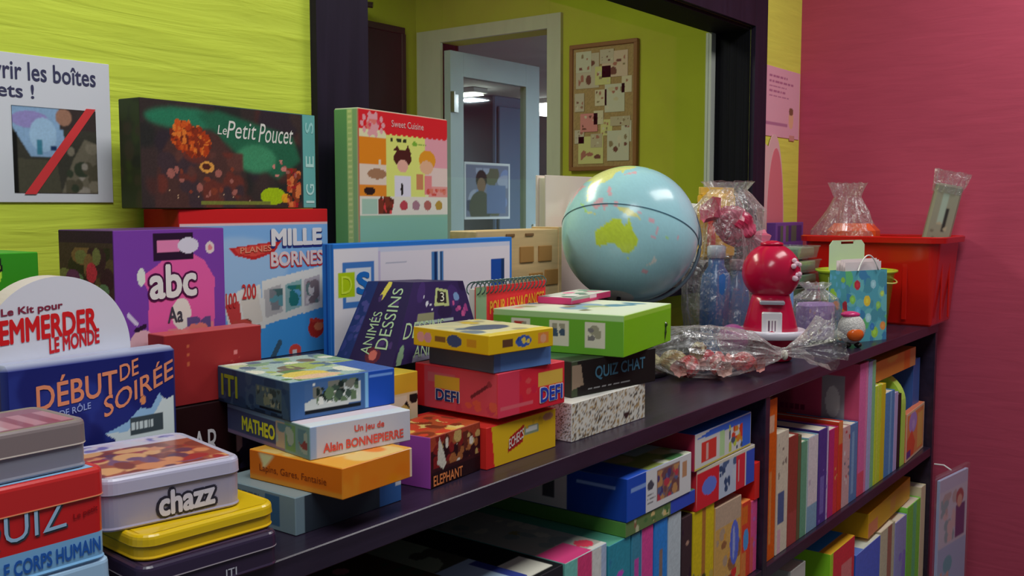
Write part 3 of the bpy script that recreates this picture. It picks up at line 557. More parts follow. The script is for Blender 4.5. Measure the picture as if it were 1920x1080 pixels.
cf = Cv(.165, .050, f(58, 92, 140), 560).rect(.13, .06, .66, .92, f(66, 96, 140)).poly([(.13, .1), (.13, .4), (.3, .6), (.45, .85), (.66, .8), (.66, .25)], f(185, 190, 185)).blobs(46, [f(60, 76, 66), f(225, 225, 215), f(110, 110, 100), f(90, 110, 80), f(30, 40, 36)], .05, .14, 7, (.2, .3, .64, .92)).rect(.13, .10, .66, .2, f(16, 22, 28)).rect(.70, 0, .735, 1, f(120, 170, 205)).rect(.735, 0, 1, 1, f(30, 72, 165)).rect(.74, .84, .98, .9, f(110, 150, 215))
box('board_game_box', 'dark blue box with a comic picture top, uppermost above the orange box', 'game box', (.804, -.420), .165, .186, .050, -8.5, .1296, f(44, 66, 100), {'front': cf, 'left': cl, 'top': ct}, [('left', 'ITI', (.06, .22, .30, .82), f(140, 150, 40), {'off': .02})])
yt = Cv(.148, .13, f(232, 205, 120)).rect(0, 0, 1, .4, f(225, 190, 60)).blur(3)
yf = Cv(.148, .148, f(222, 175, 50), 520).rect(0, 0, 1, .78, f(200, 185, 150)).blobs(40, [f(20, 18, 20), f(215, 205, 180), f(190, 165, 90), f(30, 26, 26)], .06, .12, 5, (0, .0, 1, .76))
box('board_game_box', 'yellow-topped box with black and white pattern behind the comic box', 'game box', (.984, -.332), .146, .13, .1425, -2, 0, f(222, 185, 70), {'top': yt, 'front': yf, 'right': f(30, 26, 26)})
ef = Cv(.128, .075, f(52, 22, 26), 560).rect(0, .72, 1, 1, f(150, 60, 40)).blobs(40, [f(90, 40, 30), f(150, 90, 50), f(200, 190, 175), f(120, 30, 30), f(40, 18, 22), f(180, 150, 90)], .05, .13, 6, (.05, .36, 1, .98)).poly([(.12, .45), (.16, .98), (.24, .7), (.3, .4), (.24, .3)], f(190, 185, 170)).rect(0, 0, 1, .30, f(36, 18, 22)).speck(.15, 4)
et = Cv(.128, .11, f(170, 75, 40), 400).blobs(40, [f(215, 165, 80), f(190, 60, 40), f(230, 200, 120), f(120, 50, 30)], .06, .16, 6)
box('board_game_box', 'dark brown ELEPHANT box with violet end beside the orange box', 'game box', (1.018, -.463), .126, .10, .075, 5, 0, f(60, 26, 30), {'front': ef, 'top': et, 'left': Cv(.1, .075, f(150, 70, 160)).rect(.0, 0, .45, 1, f(190, 160, 190))}, [('front', 'ELEPHANT', (.05, .04, .62, .24), f(205, 120, 70), {'off': .02})])
# ------------------------------------------------------------------ middle of the counter
W_, H_ = .495, .192
ds = Cv(W_, H_, f(205, 198, 206), 460, 190).rect(0, .955, 1, 1, f(40, 110, 190)).rect(.985, 0, 1, 1, f(40, 110, 190)).rect(.215, .91, .985, .955, f(190, 195, 215))
ds.rect(.0, 0, .215, .96, f(206, 202, 208)).rect(.04, .42, .19, .83, f(60, 110, 175)).rect(.055, .47, .175, .78, f(215, 222, 230)).rect(.02, .52, .095, .74, f(160, 185, 20)).rect(.215, 0, .225, .93, f(180, 170, 195))
ds.rect(.50, .3, .565, .89, f(60, 110, 165)).rect(.515, .3, .53, .89, f(20, 45, 90)).rect(.548, .3, .556, .89, f(20, 35, 60)).rect(.536, .3, .546, .89, f(190, 200, 215)).rect(.86, .40, .95, .78, f(24, 70, 150)).rect(.93, .40, .95, .78, f(20, 50, 90)).rect(.25, .80, .36, .81, f(160, 160, 175)).rect(.25, .66, .43, .67, f(175, 170, 180))
box('learning_kit', 'wide white and blue boxed learning kit below the green recipe book', 'kit box', (1.146, -.130), W_, .028, H_, -.5, .1435, f(40, 108, 185), {'front': ds, 'top': f(40, 110, 190), 'left': Cv(.028, .192, f(36, 105, 185)).rect(.3, 0, .42, 1, f(20, 70, 150)).rect(.7, 0, .8, 1, f(60, 130, 205))},
    [('front', 'S', (.105, .53, .172, .74), f(30, 100, 175), {'off': .05}), ('front', 'D', (.035, .55, .085, .71), f(190, 212, 60), {'off': .0})])
# recipe book
W_, H_ = .295, .40
rc = Cv(W_, H_*.62, f(128, 170, 142), 420).rect(.0, .22, .98, .995, f(225, 220, 175)).rect(0, .86, 1, 1, f(200, 34, 40))
rc.rect(0, .60, .28, .80, f(235, 140, 30)).rect(0, .44, .28, .60, f(225, 205, 185)).rect(0, .36, .28, .45, f(232, 140, 40)).rect(.28, .36, .72, .86, f(205, 210, 110)).rect(.72, .60, 1, .86, f(235, 165, 175)).rect(.72, .42, 1, .60, f(225, 200, 190)).rect(.76, .36, 1, .45, f(225, 150, 140)).rect(0, .22, 1, .36, f(218, 212, 195))
for k in range(12): rc.ell(.30+.06*k, .855, .035, .022, f(200, 34, 40))
rc.circ(.14, .90, .075, f(240, 170, 175)); [rc.circ(.14+.11*math.cos(a*.628), .90+.075*math.sin(a*.628), .022, f(240, 170, 175)) for a in range(10)]; rc.blobs(9, [f(200, 60, 80), f(225, 120, 110)], .015, .03, 4, (.07, .86, .21, .94))
rc.ell(.46, .66, .10, .07, f(70, 28, 24)).ell(.46, .60, .06, .05, f(240, 180, 160)).poly([(.36, .72), (.40, .76), (.44, .70)], f(70, 28, 24)).poly([(.48, .70), (.52, .77), (.56, .70)], f(70, 28, 24)).rect(.37, .36, .55, .52, f(225, 220, 230)).ell(.75, .66, .10, .08, f(240, 160, 40)).ell(.74, .60, .08, .055, f(245, 190, 150)).rect(.62, .42, .70, .54, f(185, 120, 80)).rect(.71, .38, .80, .53, f(220, 130, 130))
rc.blobs(5, [f(40, 50, 30)], .02, .03, 3, (.33, .78, .5, .81)).ell(.6, .78, .03, .02, f(110, 160, 50)).lines(1, f(120, 150, 60), 3, (.64, .77, .78, .785)).ell(.18, .53, .10, .04, f(150, 110, 80)).rect(.04, .48, .08, .60, f(230, 210, 190)).rect(.2, .58, .22, .64, f(245, 225, 190)).ell(.1, .40, .06, .03, f(40, 24, 22)).ell(.45, .42, .015, .05, f(25, 20, 20)).rect(.02, .23, .18, .345, f(150, 180, 160)).blobs(26, [f(80, 36, 24), f(110, 46, 30), f(200, 60, 60)], .02, .04, 6, (.19, .23, .36, .36))
for i, q in enumerate([f(170, 60, 70), f(150, 110, 120), f(160, 90, 80), f(165, 130, 50)]): rc.ell(.47+.14*i, .29, .045, .04, q)
rc.blobs(10, [f(200, 110, 90), f(190, 70, 60)], .02, .035, 9, (.74, .37, .98, .43)).rect(0, 0, 1, .20, f(122, 170, 148))
rg = Cv(W_, H_*.38, f(122, 170, 148), 420); rg.a = np.vstack([rg.a, rc.a]); _n = rg.a.shape[0]; rg.ny = _n-1; rg.U, rg.V = np.meshgrid(np.linspace(0, 1, rg.nx+1), np.linspace(0, 1, _n)); rc = rg
sp = Cv(.056, .40, f(96, 148, 92), 420).rect(.58, 0, .80, 1, f(165, 190, 120)).rect(.80, 0, 1, 1, f(130, 165, 115))
for k in range(40): sp.rect(.62, .012+.025*k, .76, .022+.025*k, f(196, 206, 140))
o = box('recipe_book', 'tall green recipe book with red-topped illustrated cover in front of the window', 'book', (1.250, -.086), W_, .056, H_, 8, .1755, f(120, 165, 130), {'front': rc, 'left': sp, 'top': f(190, 195, 170)}, [('front', 'Sweet Cuisine', (.34, .93, .70, .962), f(240, 190, 185), {'off': .01})], r=.003)
# open white book and wooden box on the sill
o = empty('book', (2.17, .045, .1755), 'white hardback leaning upright behind the globe on the window sill', 'book', 1)
MB().cbox(.36, .004, .300, f(200, 188, 178), {'front': Cv(.36, .3, f(200, 186, 176), 200).blobs(20, [f(205, 190, 184), f(195, 180, 172), f(208, 196, 188)], .1, .2, 2).blur(3)}, .001, (0, -.013, 0)).build('cover', 'card', o)
MB().cbox(.35, .021, .29, f(225, 220, 200), r=.001, o=(.003, 0, .004)).build('pages', 'paper', o); MB().cbox(.36, .004, .300, f(200, 188, 178), r=.001, o=(0, .0135, 0)).build('cover', 'card', o)
o = empty('wooden_case', (1.735, -.05, .1755), 'light wooden case with cut-out shapes beside the globe', 'wooden case', 0)
MB().cbox(.305, .075, .172, WHITE, r=.002).build('case_body', 'kraft', o)
for x, z in ((.02, .1), (.09, .10), (.055, .04), (.115, .045)): MB().cbox(.05, .004, .035, f(150, 110, 60), r=.004, o=(x, -.039, z)).build('inlay', 'card', o)
for x in (.03, -.04): MB().cbox(.03, .003, .006, f(110, 80, 50), o=(x, -.039, .158)).build('clasp', 'card', o)
MB().cbox(.012, .079, .176, f(150, 110, 60), r=.001, o=(.150, 0, 0)).build('edge_strip', 'kraft', o)

# tapered cartoon quiz box
B_ = [(1.13, -.150, .1445), (1.121, -.290, .1445), (1.382, -.262, .1445), (1.385, -.134, .1445)]
T_ = [(1.178, -.180, .273), (1.215, -.250, .272), (1.344, -.250, .267), (1.312, -.172, .268)]
org = np.array((1.25, -.21, 0)); B_ = [np.array(p)-org for p in B_]; T_ = [np.array(p)-org for p in T_]
def bil(m, a, b, c_, d_, cv):
    P = (1-cv.U)[..., None]*(1-cv.V)[..., None]*a+cv.U[..., None]*(1-cv.V)[..., None]*b+cv.U[..., None]*cv.V[..., None]*c_+(1-cv.U)[..., None]*cv.V[..., None]*d_
    nx, ny = cv.nx+1, cv.ny+1
    m.add(P.reshape(-1, 3), [(j*nx+i, j*nx+i+1, (j+1)*nx+i+1, (j+1)*nx+i) for j in range(ny-1) for i in range(nx-1)], cv.a.reshape(-1, 3))
def biltext(m, a, b, c_, d_, txt, rect, col, off, lift, rot=0):
    v, fa = glyphs(txt, 0.0); lo, hi = v.min(0), v.max(0); t = (v-lo)/(hi-lo); S, T = t[:, 0], t[:, 1]; u0, v0, u1, v1 = rect
    if rot: u = u0+(1-T)*(u1-u0); w_ = v0+S*(v1-v0)
    else: u = u0+S*(u1-u0); w_ = v0+T*(v1-v0)
    N = np.cross(b-a, d_-a); N /= np.linalg.norm(N); u, w_ = u[:, None], w_[:, None]
    MB().add((1-u)*(1-w_)*a+u*(1-w_)*b+u*w_*c_+(1-u)*w_*d_+N*lift, fa, col).build('lettering', 'card', m)
lf = Cv(.14, .15, f(44, 34, 72), 560).rect(0, 0, .24, 1, f(36, 52, 104)).blobs(20, [f(70, 70, 130), f(50, 60, 120)], .03, .06, 3, (.02, .05, .22, .95)).ell(.62, .10, .13, .10, f(90, 36, 50)).ell(.62, .10, .07, .06, f(190, 100, 90)).line(.42, .80, .5, .97, .045, f(205, 190, 80)).blobs(8, [f(70, 50, 100)], .03, .06, 5, (.3, .1, .9, .9))
rf = Cv(.22, .14, f(48, 36, 80), 560).blobs(12, [f(60, 42, 96), f(40, 30, 66)], .08, .16, 5).poly([(.42, .68), (.44, .92), (.66, .88), (.66, .66)], f(170, 180, 120)).poly([(.46, .72), (.47, .88), (.62, .85), (.62, .70)], f(42, 36, 40)).ell(.80, .78, .05, .06, f(110, 140, 180)).blobs(8, [f(150, 60, 120), f(180, 80, 130)], .025, .05, 6, (.72, .5, .95, .72)).ell(.93, .36, .045, .07, f(205, 205, 220)).rect(.18, .50, .42, .60, f(130, 130, 100)).rect(.16, .46, .70, .49, f(150, 165, 165)).rect(.2, .0, .46, .08, f(140, 140, 165)).blobs(5, [f(190, 190, 200)], .02, .03, 8, (.2, .6, .4, .85)).ell(.06, .1, .03, .14, f(120, 150, 120))
m = MB(); bil(m, B_[0], B_[1], T_[1], T_[0], lf); bil(m, B_[1], B_[2], T_[2], T_[1], rf)
for qd in ((B_[2], B_[3], T_[3], T_[2]), (B_[3], B_[0], T_[0], T_[3]), tuple(T_), tuple(B_[::-1])): m.add(qd, [(0, 1, 2, 3)], f(44, 34, 72))
o = m.build('board_game_box', 'card'); tag(o, 'dark violet tapered box reading DESSINS ANIMÉS against the white kit', 'game box'); o.location = tuple(org+np.array((0, 0, SH)))
g_ = f(165, 190, 150)
biltext(o, B_[0], B_[1], T_[1], T_[0], 'DESSINS', (.62, .18, .84, .92), g_, .015, .0008, 1); biltext(o, B_[0], B_[1], T_[1], T_[0], 'ANIMÉS', (.34, .10, .56, .62), g_, .015, .0008, 1)
biltext(o, B_[1], B_[2], T_[2], T_[1], 'DESSINS', (.04, .30, .56, .50), g_, .01, .0008); biltext(o, B_[1], B_[2], T_[2], T_[1], 'ANIMÉS', (.20, .05, .56, .24), g_, .01, .0008)
biltext(o, B_[1], B_[2], T_[2], T_[1], '3', (.515, .73, .58, .85), f(210, 210, 190), .02, .0008)

# spiral notebook standing against the riser
o = empty('spiral_notebook', (1.520, -.2155, 0), 'red spiral-bound book standing behind the light green box', 'notebook', 1.5)
nb = Cv(.232, .250, f(130, 160, 120), 420).rect(.14, .50, 1, 1, f(212, 48, 52)).rect(.0, 0, 1, .5, f(140, 175, 150)).rect(.14, .48, 1, .52, f(200, 205, 200)).blobs(8, [f(170, 60, 60), f(150, 90, 80)], .03, .06, 3, (.3, .3, .7, .42))
MB().cbox(.232, .003, .250, f(200, 48, 52), {'front': nb}, .0008, (0, -.010, 0)).build('cover', 'card', o); MB().cbox(.226, .014, .246, f(215, 212, 200), r=.0006, o=(0, 0, 0)).build('pages', 'paper', o)
q = MB(); q.text('front', (.232, .024, .250), 'POUR LES VACANCES', (.18, .80, .97, .90), f(230, 160, 50), off=.03, slope=.03); q.build('lettering', 'card', o)
q = MB()
for k in range(17):
    x = -.108+.0135*k; q.tube([(x+.003*math.sin(a), -.001+.017*math.cos(a), .246+.013*math.sin(a)) for a in [2*PI*i/12 for i in range(13)]], .0014, f(60, 85, 80), 5)
q.build('spiral_binding', 'plastic', o, smooth=True)

# ------------------------------------------------------------------ pile with the yellow puzzle box
rf2 = Cv(.186, .065, f(222, 178, 32), 500).rect(0, 0, .06, 1, f(200, 40, 36)).poly([(0, 0), (.10, 0), (.06, 1), (0, 1)], f(200, 40, 36)).poly([(.28, .24), (.31, .62), (.52, .84), (.50, .40)], f(160, 34, 30)).rect(.52, .55, .74, .78, f(120, 135, 110)).rect(.54, .6, .72, .73, f(190, 190, 180)).ell(.88, .86, .08, .10, f(170, 120, 90)).blobs(6, [f(190, 150, 30)], .04, .08, 2, (.5, .7, .8, .98))
o = box('board_game_box', 'red and yellow box lowest under the pink-red DEFI box', 'game box', (1.146, -.462), .186, .15, .0655, .5, 0, f(200, 40, 36), {'front': rf2, 'left': Cv(.15, .0655, f(206, 44, 38)).circ(.75, .6, .12, f(225, 150, 140)), 'top': f(195, 50, 45)}, [('front', 'ECHECS', (.30, .42, .51, .66), f(235, 220, 210), {'off': .02, 'slope': .18})])
dl = Cv(.175, .070, f(200, 52, 60), 520).rect(0, 0, .12, 1, f(205, 36, 40)).poly([(.12, 0), (.12, 1), (1, 1), (1, .0)], f(198, 70, 84)).rect(.16, .62, .5, .86, f(190, 90, 100)).rect(.25, .50, .56, .78, f(232, 180, 60)).line(.70, .40, .90, .72, .04, f(110, 40, 50)).circ(.91, .74, .07, f(150, 50, 60)).blobs(10, [f(215, 90, 70), f(190, 60, 80)], .05, .12, 3, (.5, .02, 1, .35))
df = Cv(.170, .070, f(208, 40, 56), 520).rect(.0, 0, .3, 1, f(214, 60, 84)).rect(.58, .52, .97, .86, f(235, 190, 80)).blobs(8, [f(222, 80, 80), f(200, 36, 60)], .05, .1, 3, (.3, .2, .56, .9)).rect(.03, .14, .50, .24, f(225, 100, 110))
box('board_game_box', 'pink-red box with DEFI in blue letters on its sides', 'game box', (1.166, -.468), .170, .178, .070, -2.5, .0757, f(205, 44, 52), {'front': df, 'left': dl, 'top': f(205, 60, 75)},
    [('left', 'DEFI', (.26, .20, .56, .48), f(230, 225, 225), {'off': .07}), ('left', 'DEFI', (.27, .21, .55, .47), f(35, 50, 110), {'off': .03, 'lift': .0012}), ('front', 'DEFI', (.60, .12, .97, .50), f(235, 230, 230), {'off': .07}), ('front', 'DEFI', (.615, .14, .955, .48), f(36, 60, 165), {'off': .03, 'lift': .0012})])
o = box('card_game_box', 'thin slate blue box with barcode between DEFI and yellow boxes', 'game box', (1.163, -.463), .13, .150, .0315, -7, .1459, f(86, 100, 130), {'front': Cv(.13, .0315, f(92, 130, 190)).rect(0, 0, .1, 1, f(86, 110, 160)), 'left': f(82, 90, 108), 'top': f(110, 140, 180)})
cvb = Cv(.045, .022, f(215, 215, 215), 900).rect(.1, .1, .9, .85, f(200, 200, 200))
R = random.Random(3); u = .12
while u < .86: w__ = R.choice([.02, .04]); cvb.rect(u, .2, u+w__, .9, f(40, 40, 44)); u += w__+R.choice([.03, .05])
MB().cbox(.045, .0006, .024, f(215, 215, 215), {'front': cvb}, .0001, (-.034, -.0652, .004)).build('barcode_label', 'paper', o)
yl = Cv(.172, .030, f(226, 180, 24), 520).ell(.10, .5, .05, .3, f(205, 140, 140)).ell(.20, .5, .05, .3, f(190, 130, 150)).rect(.30, .35, .44, .65, f(120, 80, 40)).ell(.56, .5, .10, .34, f(60, 70, 110)).rect(.72, .3, .85, .7, f(190, 130, 30))
yf2 = Cv(.145, .030, f(226, 182, 24), 520).rect(.2, .3, .36, .7, f(90, 60, 40)).ell(.52, .5, .13, .32, f(50, 80, 150)).blobs(6, [f(240, 210, 80), f(40, 60, 120)], .08, .16, 3, (.42, .3, .62, .7)).rect(.75, .2, .92, .85, f(230, 140, 60)).circ(.84, .5, .25, f(225, 160, 120))
yt2 = Cv(.145, .172, f(205, 195, 150), 420).rect(0, 0, 1, .12, f(222, 195, 70)).blobs(30, [f(190, 185, 150), f(110, 120, 130), f(215, 205, 160), f(160, 150, 120), f(200, 170, 60)], .06, .16, 4, (0, .1, 1, 1)).ell(.5, .45, .3, .16, f(80, 90, 110)).blur(1)
box('puzzle_box', 'flat yellow puzzle box uppermost on the DEFI pile', 'puzzle box', (1.137, -.474), .145, .172, .030, -6.5, .1776, f(226, 180, 30), {'front': yf2, 'left': yl, 'top': yt2})

# ------------------------------------------------------------------ pile with the green box
spc = Cv(.25, .067, f(205, 202, 190), 260, 190).sprinkle([f(60, 56, 52), f(150, 130, 100), f(110, 90, 70), f(170, 140, 90)], .42, 3).sprinkle([f(205, 202, 190)], .2, 8).ell(.72, .25, .04, .1, f(60, 40, 40))
sl = Cv(.17, .067, f(190, 190, 190), 500).sprinkle([f(70, 66, 62), f(140, 120, 100)], .3, 5).rect(.6, .1, .75, .9, f(90, 130, 140))
box('game_box', 'white box with tiny black speckles lowest under the green box', 'game box', (1.371, -.466), .25, .17, .067, 0, 0, f(205, 202, 190), {'front': spc, 'left': sl, 'top': f(210, 208, 200)})
qf = Cv(.240, .064, f(30, 27, 26), 520).rect(0, 0, .06, 1, f(60, 70, 50)).poly([(.0, .2), (.0, .9), (.10, .9), (.13, .3)], f(140, 120, 100)).lines(1, f(150, 150, 150), 4, (.18, .1, .92, .2), .55)
box('board_game_box', 'black QUIZ CHAT box between speckled box and green box', 'game box', (1.409, -.440), .240, .21, .064, -8, .0672, f(34, 31, 30), {'front': qf, 'top': Cv(.24, .21, f(40, 48, 38), 300).rect(0, .2, .6, 1, f(60, 96, 60)).blur(4), 'left': f(50, 50, 46)}, [('front', 'QUIZ CHAT', (.26, .38, .86, .78), f(66, 108, 130), {'off': .02, 'slope': .04})])
gl = Cv(.256, .075, f(96, 158, 48), 520).rect(0, .86, 1, 1, f(150, 190, 130))
for u, cc_ in ((.22, f(170, 60, 50)), (.52, f(60, 80, 100)), (.79, f(110, 110, 110))):
    gl.rect(u-.075, .16, u+.075, .80, f(196, 196, 178)).blobs(7, [cc_, f(140, 140, 120)], .06, .12, int(u*100), (u-.05, .35, u+.05, .72))
gt_ = Cv(.25, .256, f(210, 222, 190), 300).rect(.03, .03, .97, .97, f(218, 226, 205)).ell(.45, .5, .24, .14, f(120, 150, 170)).blobs(22, [f(150, 165, 120), f(200, 205, 180), f(120, 120, 90), f(90, 130, 150), f(205, 150, 130)], .04, .1, 5, (.1, .15, .9, .95)).blur(1)
o = box('game_box', 'large light green box with white picture top beside the globe', 'game box', (1.500, -.490), .252, .266, .075, 9, .1316, f(120, 180, 60), {'front': Cv(.25, .075, f(120, 182, 14)).rect(0, .88, 1, 1, f(150, 200, 60)), 'left': gl, 'top': gt_})
q = MB(); q.tube([(.09, -.129, .0), (.092, -.132, .022), (.094, -.131, .034)], .004, f(40, 60, 20)); q.sphere((.094, -.131, .036), .006, f(40, 60, 20), 10, 6); q.build('elastic_tab', 'plastic', o)
pm = Cv(.21, .085, f(190, 190, 180), 300).blobs(20, [f(210, 120, 150), f(120, 150, 130), f(220, 215, 215), f(90, 110, 100)], .1, .25, 3)
box('magazine', 'pink-edged booklet lying behind on the green box by the globe', 'magazine', (1.600, -.312), .19, .075, .014, 8, .2068, f(190, 60, 110), {'top': pm, 'front': Cv(.205, .014, f(185, 56, 100)).rect(.0, .55, .45, 1, f(150, 165, 150)).rect(.45, .5, .62, 1, f(215, 190, 200))})

# ------------------------------------------------------------------ globe
GC = Vector((2.03, -.188, .333)); GR = .161
gl_o = empty('globe', (GC.x, GC.y, 0), 'large pale blue world globe in front of the window', 'globe')
nu, nv = 220, 110; sea = np.array(c(152, 196, 205, .58)); land = {'a': c(178, 196, 60, .60), 'g': c(150, 190, 120, .60), 'y': c(205, 205, 130, .60), 'p': c(205, 160, 170, .6), 'w': c(225, 225, 220, .6)}
polys = [('a', [(114, -22), (114, -34), (119, -34.5), (124, -33), (131, -31.5), (136, -34.5), (140, -38), (147, -38.5), (150, -37), (153, -31), (152.5, -25), (146, -19), (145, -15), (142.5, -11), (140.5, -17), (136, -15), (136, -12), (131, -12), (127, -14), (122, -18)]),
         ('y', [(131, -1), (135, -3), (141, -3), (147, -6), (151, -10), (147, -9.5), (143, -8.5), (138, -8), (133, -4)]), ('p', [(109, 1), (114, 5), (118, 6), (118, 1), (115, -4), (110, -3)]), ('g', [(95, 5), (100, 2), (105, -5), (103, -5), (98, 1)]), ('y', [(105, -6), (114, -7), (114, -8.5), (106, -7.5)]), ('p', [(119, 1), (125, 1.5), (123, -1), (122, -5), (120, -5)]),
         ('p', [(120, 18), (122, 18), (124, 12), (126, 7), (123, 7), (120, 13)]), ('w', [(172, -34), (178, -38), (175, -41.5), (172, -44), (167, -46), (170, -43), (173, -40)]), ('a', [(144.5, -41), (148, -41), (147, -43.5)]),
         ('y', [(70, 30), (78, 34), (98, 28), (98, 20), (100, 13), (104, 1), (103, 9), (107, 10), (109, 13), (106, 20), (114, 22), (121, 28), (120, 36), (125, 40), (127, 35), (129, 37), (128, 41), (135, 45), (140, 52), (136, 55), (110, 50), (90, 48), (70, 45)]),
         ('g', [(60, 50), (90, 50), (110, 50), (136, 55), (142, 58), (156, 60), (157, 52), (162, 58), (178, 63), (180, 70), (140, 74), (105, 78), (60, 70)]), ('p', [(68, 24), (73, 20), (77, 8), (80, 13), (86, 21), (92, 23), (80, 30), (74, 34)]), ('p', [(130, 32), (136, 34), (141, 36), (142, 42), (145, 44), (140, 40), (134, 36)]),
         ('w', [(-180, -78), (180, -78), (180, -90), (-180, -90)]), ('g', [(-170, 65), (-140, 70), (-95, 72), (-60, 58), (-70, 45), (-81, 28), (-97, 25), (-105, 20), (-90, 15), (-80, 8), (-85, 14), (-112, 30), (-125, 42), (-135, 58), (-160, 57)]), ('y', [(-80, 8), (-60, 8), (-35, -6), (-48, -28), (-65, -45), (-70, -54), (-74, -45), (-71, -18), (-81, -5)]),
         ('y', [(-16, 15), (10, 36), (32, 31), (43, 12), (51, 11), (40, -15), (32, -28), (18, -34), (9, 0), (-8, 5)]), ('g', [(-9, 38), (-2, 44), (8, 55), (15, 68), (40, 67), (60, 68), (60, 50), (40, 44), (25, 38), (12, 44)])]
LON, LAT = np.meshgrid(np.linspace(-180, 180, nu, endpoint=False), np.linspace(90, -90, nv+1)); gcv = np.empty(LON.shape+(3,)); gcv[:] = sea
rs = np.random.RandomState(4); gcv *= (1+.05*(rs.rand(*LON.shape)-.5))[..., None]
for k, pts in polys:
    ins = np.zeros(LON.shape, bool)
    for i in range(len(pts)):
        (xa, ya), (xb, yb) = pts[i], pts[(i+1) % len(pts)]
        if ya != yb: ins ^= ((ya > LAT) != (yb > LAT)) & (LON < (xb-xa)*(LAT-ya)/(yb-ya)+xa)
    gcv[ins] = np.array(land[k])*(1+.12*(rs.rand(int(ins.sum()))-.5))[:, None]
for (x, y, a, b, k) in ((160, -9, 3, 1.5, 'p'), (167, -16, 1.5, 3, 'p'), (165, -21, 2.5, 1, 'p'), (178, -18, 2, 1.5, 'g'), (-172, -14, 2, 1, 'p'), (130, 0, 2, 2, 'p'), (150, -5, 2, 1, 'p'), (172, -50, 5, 2, 'p')):
    gcv[((LON-x)/a)**2+((LAT-y)/b)**2 < 1] = land[k]
m = MB(); th, ph = np.radians(90-LAT), np.radians(LON)
P = np.stack([GR*np.sin(th)*np.cos(ph), GR*np.sin(th)*np.sin(ph), GR*np.cos(th)], -1).reshape(-1, 3)
m.add(P, [(j*nu+k, (j+1)*nu+k, (j+1)*nu+(k+1) % nu, j*nu+(k+1) % nu) for j in range(nv) for k in range(nu)], gcv.reshape(-1, 3))
away = Vector((math.cos(math.radians(30.5)), math.sin(math.radians(30.5)), 0)); zx = Vector((0, 0, 1))
RG = Matrix.Rotation(math.radians(9), 4, away) @ Matrix.Rotation(math.radians(25), 4, zx.cross(away)) @ Matrix.Rotation(math.radians(65.5), 4, 'Z')
ball = m.build('ball', 'plastic', gl_o, smooth=True); ball.matrix_local = Matrix.Translation((0, 0, GC.z)) @ RG
q = MB(); n_ = 160; q.v = []; 
for k in range(n_):
    a = 2*PI*k/n_
    for rr, zz in ((GR-.001, -.0011), (GR+.0012, -.0011), (GR+.0012, .0011), (GR-.001, .0011)): q.v.append((rr*math.cos(a), rr*math.sin(a), zz)); q.c.append(c(60, 90, 105, .6))
q.f = [(4*k+i, 4*((k+1) % n_)+i, 4*((k+1) % n_)+(i+1) % 4, 4*k+(i+1) % 4) for k in range(n_) for i in range(4)]
q.build('equator_band', 'plastic', ball)
q = MB(); L0 = math.radians(145+98); RA = GR+.010
q.tube([(RA*math.cos(t)*math.cos(L0), RA*math.cos(t)*math.sin(L0), RA*math.sin(t)) for t in [-PI/2+PI*k/40 for k in range(41)]], .0045, f(70, 80, 90), 8)
q.tube([(0, 0, GR-.004), (0, 0, RA+.008)], .005, f(20, 24, 30)); q.tube([(0, 0, -GR+.004), (0, 0, -RA-.006)], .005, f(20, 24, 30)); q.build('meridian_arm', 'plastic', ball, smooth=True)
sp_ = (Matrix.Translation((0, 0, GC.z)) @ RG) @ Vector((0, 0, -RA))
m = MB(); m.lathe([(.092, 0), (.096, .006), (.092, .014), (.05, .022), (.018, .03), (.014, .06), (.013, .11)], 36, f(22, 22, 26)); m.build('foot', 'plastic', gl_o, smooth=True)
m = MB(); m.tube([(0, 0, .10), (sp_.x*.5, sp_.y*.5, .135), (sp_.x, sp_.y, sp_.z-.002)], [.012, .010, .007], f(20, 20, 24)); m.build('stem', 'plastic', gl_o, smooth=True)

# ------------------------------------------------------------------ panda on the sill
t = empty('plush_panda', (2.825, .055, .1755), 'black and white plush panda peeping out between globe and gift bag', 'plush toy', -20)
MB().sphere((0, 0, .06), .062, WHITE, 24, 14, (1, .8, 1)).build('body', 'fur', t, True); MB().sphere((0, -.005, .170), .068, WHITE, 28, 16, (1.05, .9, .92)).build('head', 'fur', t, True)
for s in (-1, 1):
    MB().sphere((s*.055, 0, .226), .030, WHITE, 16, 10, (1, .6, 1)).build('ear', 'black_fur', t, True); MB().sphere((s*.026, -.058, .178), .013, WHITE, 14, 9, (1, .5, 1.25)).build('eye_patch', 'black_fur', t, True)
    MB().sphere((s*.060, -.02, .098), .028, WHITE, 16, 10, (.9, .9, 1.7)).build('arm', 'black_fur', t, True); MB().sphere((s*.038, -.055, .026), .027, WHITE, 16, 10, (1, 1.3, .95)).build('leg', 'black_fur', t, True)
MB().sphere((0, -.064, .160), .008, WHITE, 12, 8, (1.3, .7, .9)).build('nose', 'black_fur', t, True)

# ------------------------------------------------------------------ cellophane and its contents
def crumple(name, mat, prof, n, amp, seed, parent=None, sx=1, sy=1, lean=(0, 0), pleats=9):
    R = random.Random(seed); ph_ = [R.uniform(0, 6.3) for _ in range(8)]; m = MB(); k = len(prof)
    zt = prof[-1][1]
    for (r, z) in prof:
        for i in range(n):
            a = 2*PI*i/n; q = 1+amp*(.5*math.sin(3*a+ph_[0]+z*20)+.4*math.sin(pleats*a+ph_[1]+z*14)+.35*math.sin(5*a-z*40+ph_[2])+R.uniform(-.5, .5))
            m.v.append((r*q*math.cos(a)*sx+lean[0]*z/zt, r*q*math.sin(a)*sy+lean[1]*z/zt, z+amp*.02*R.uniform(-1, 1) if z > .004 else z)); m.c.append(WHITE)
    m.f = [(j*n+i, j*n+(i+1) % n, (j+1)*n+(i+1) % n, (j+1)*n+i) for j in range(k-1) for i in range(n)]+[tuple(range(n-1, -1, -1))]
    return m.build(name, mat, parent, False)
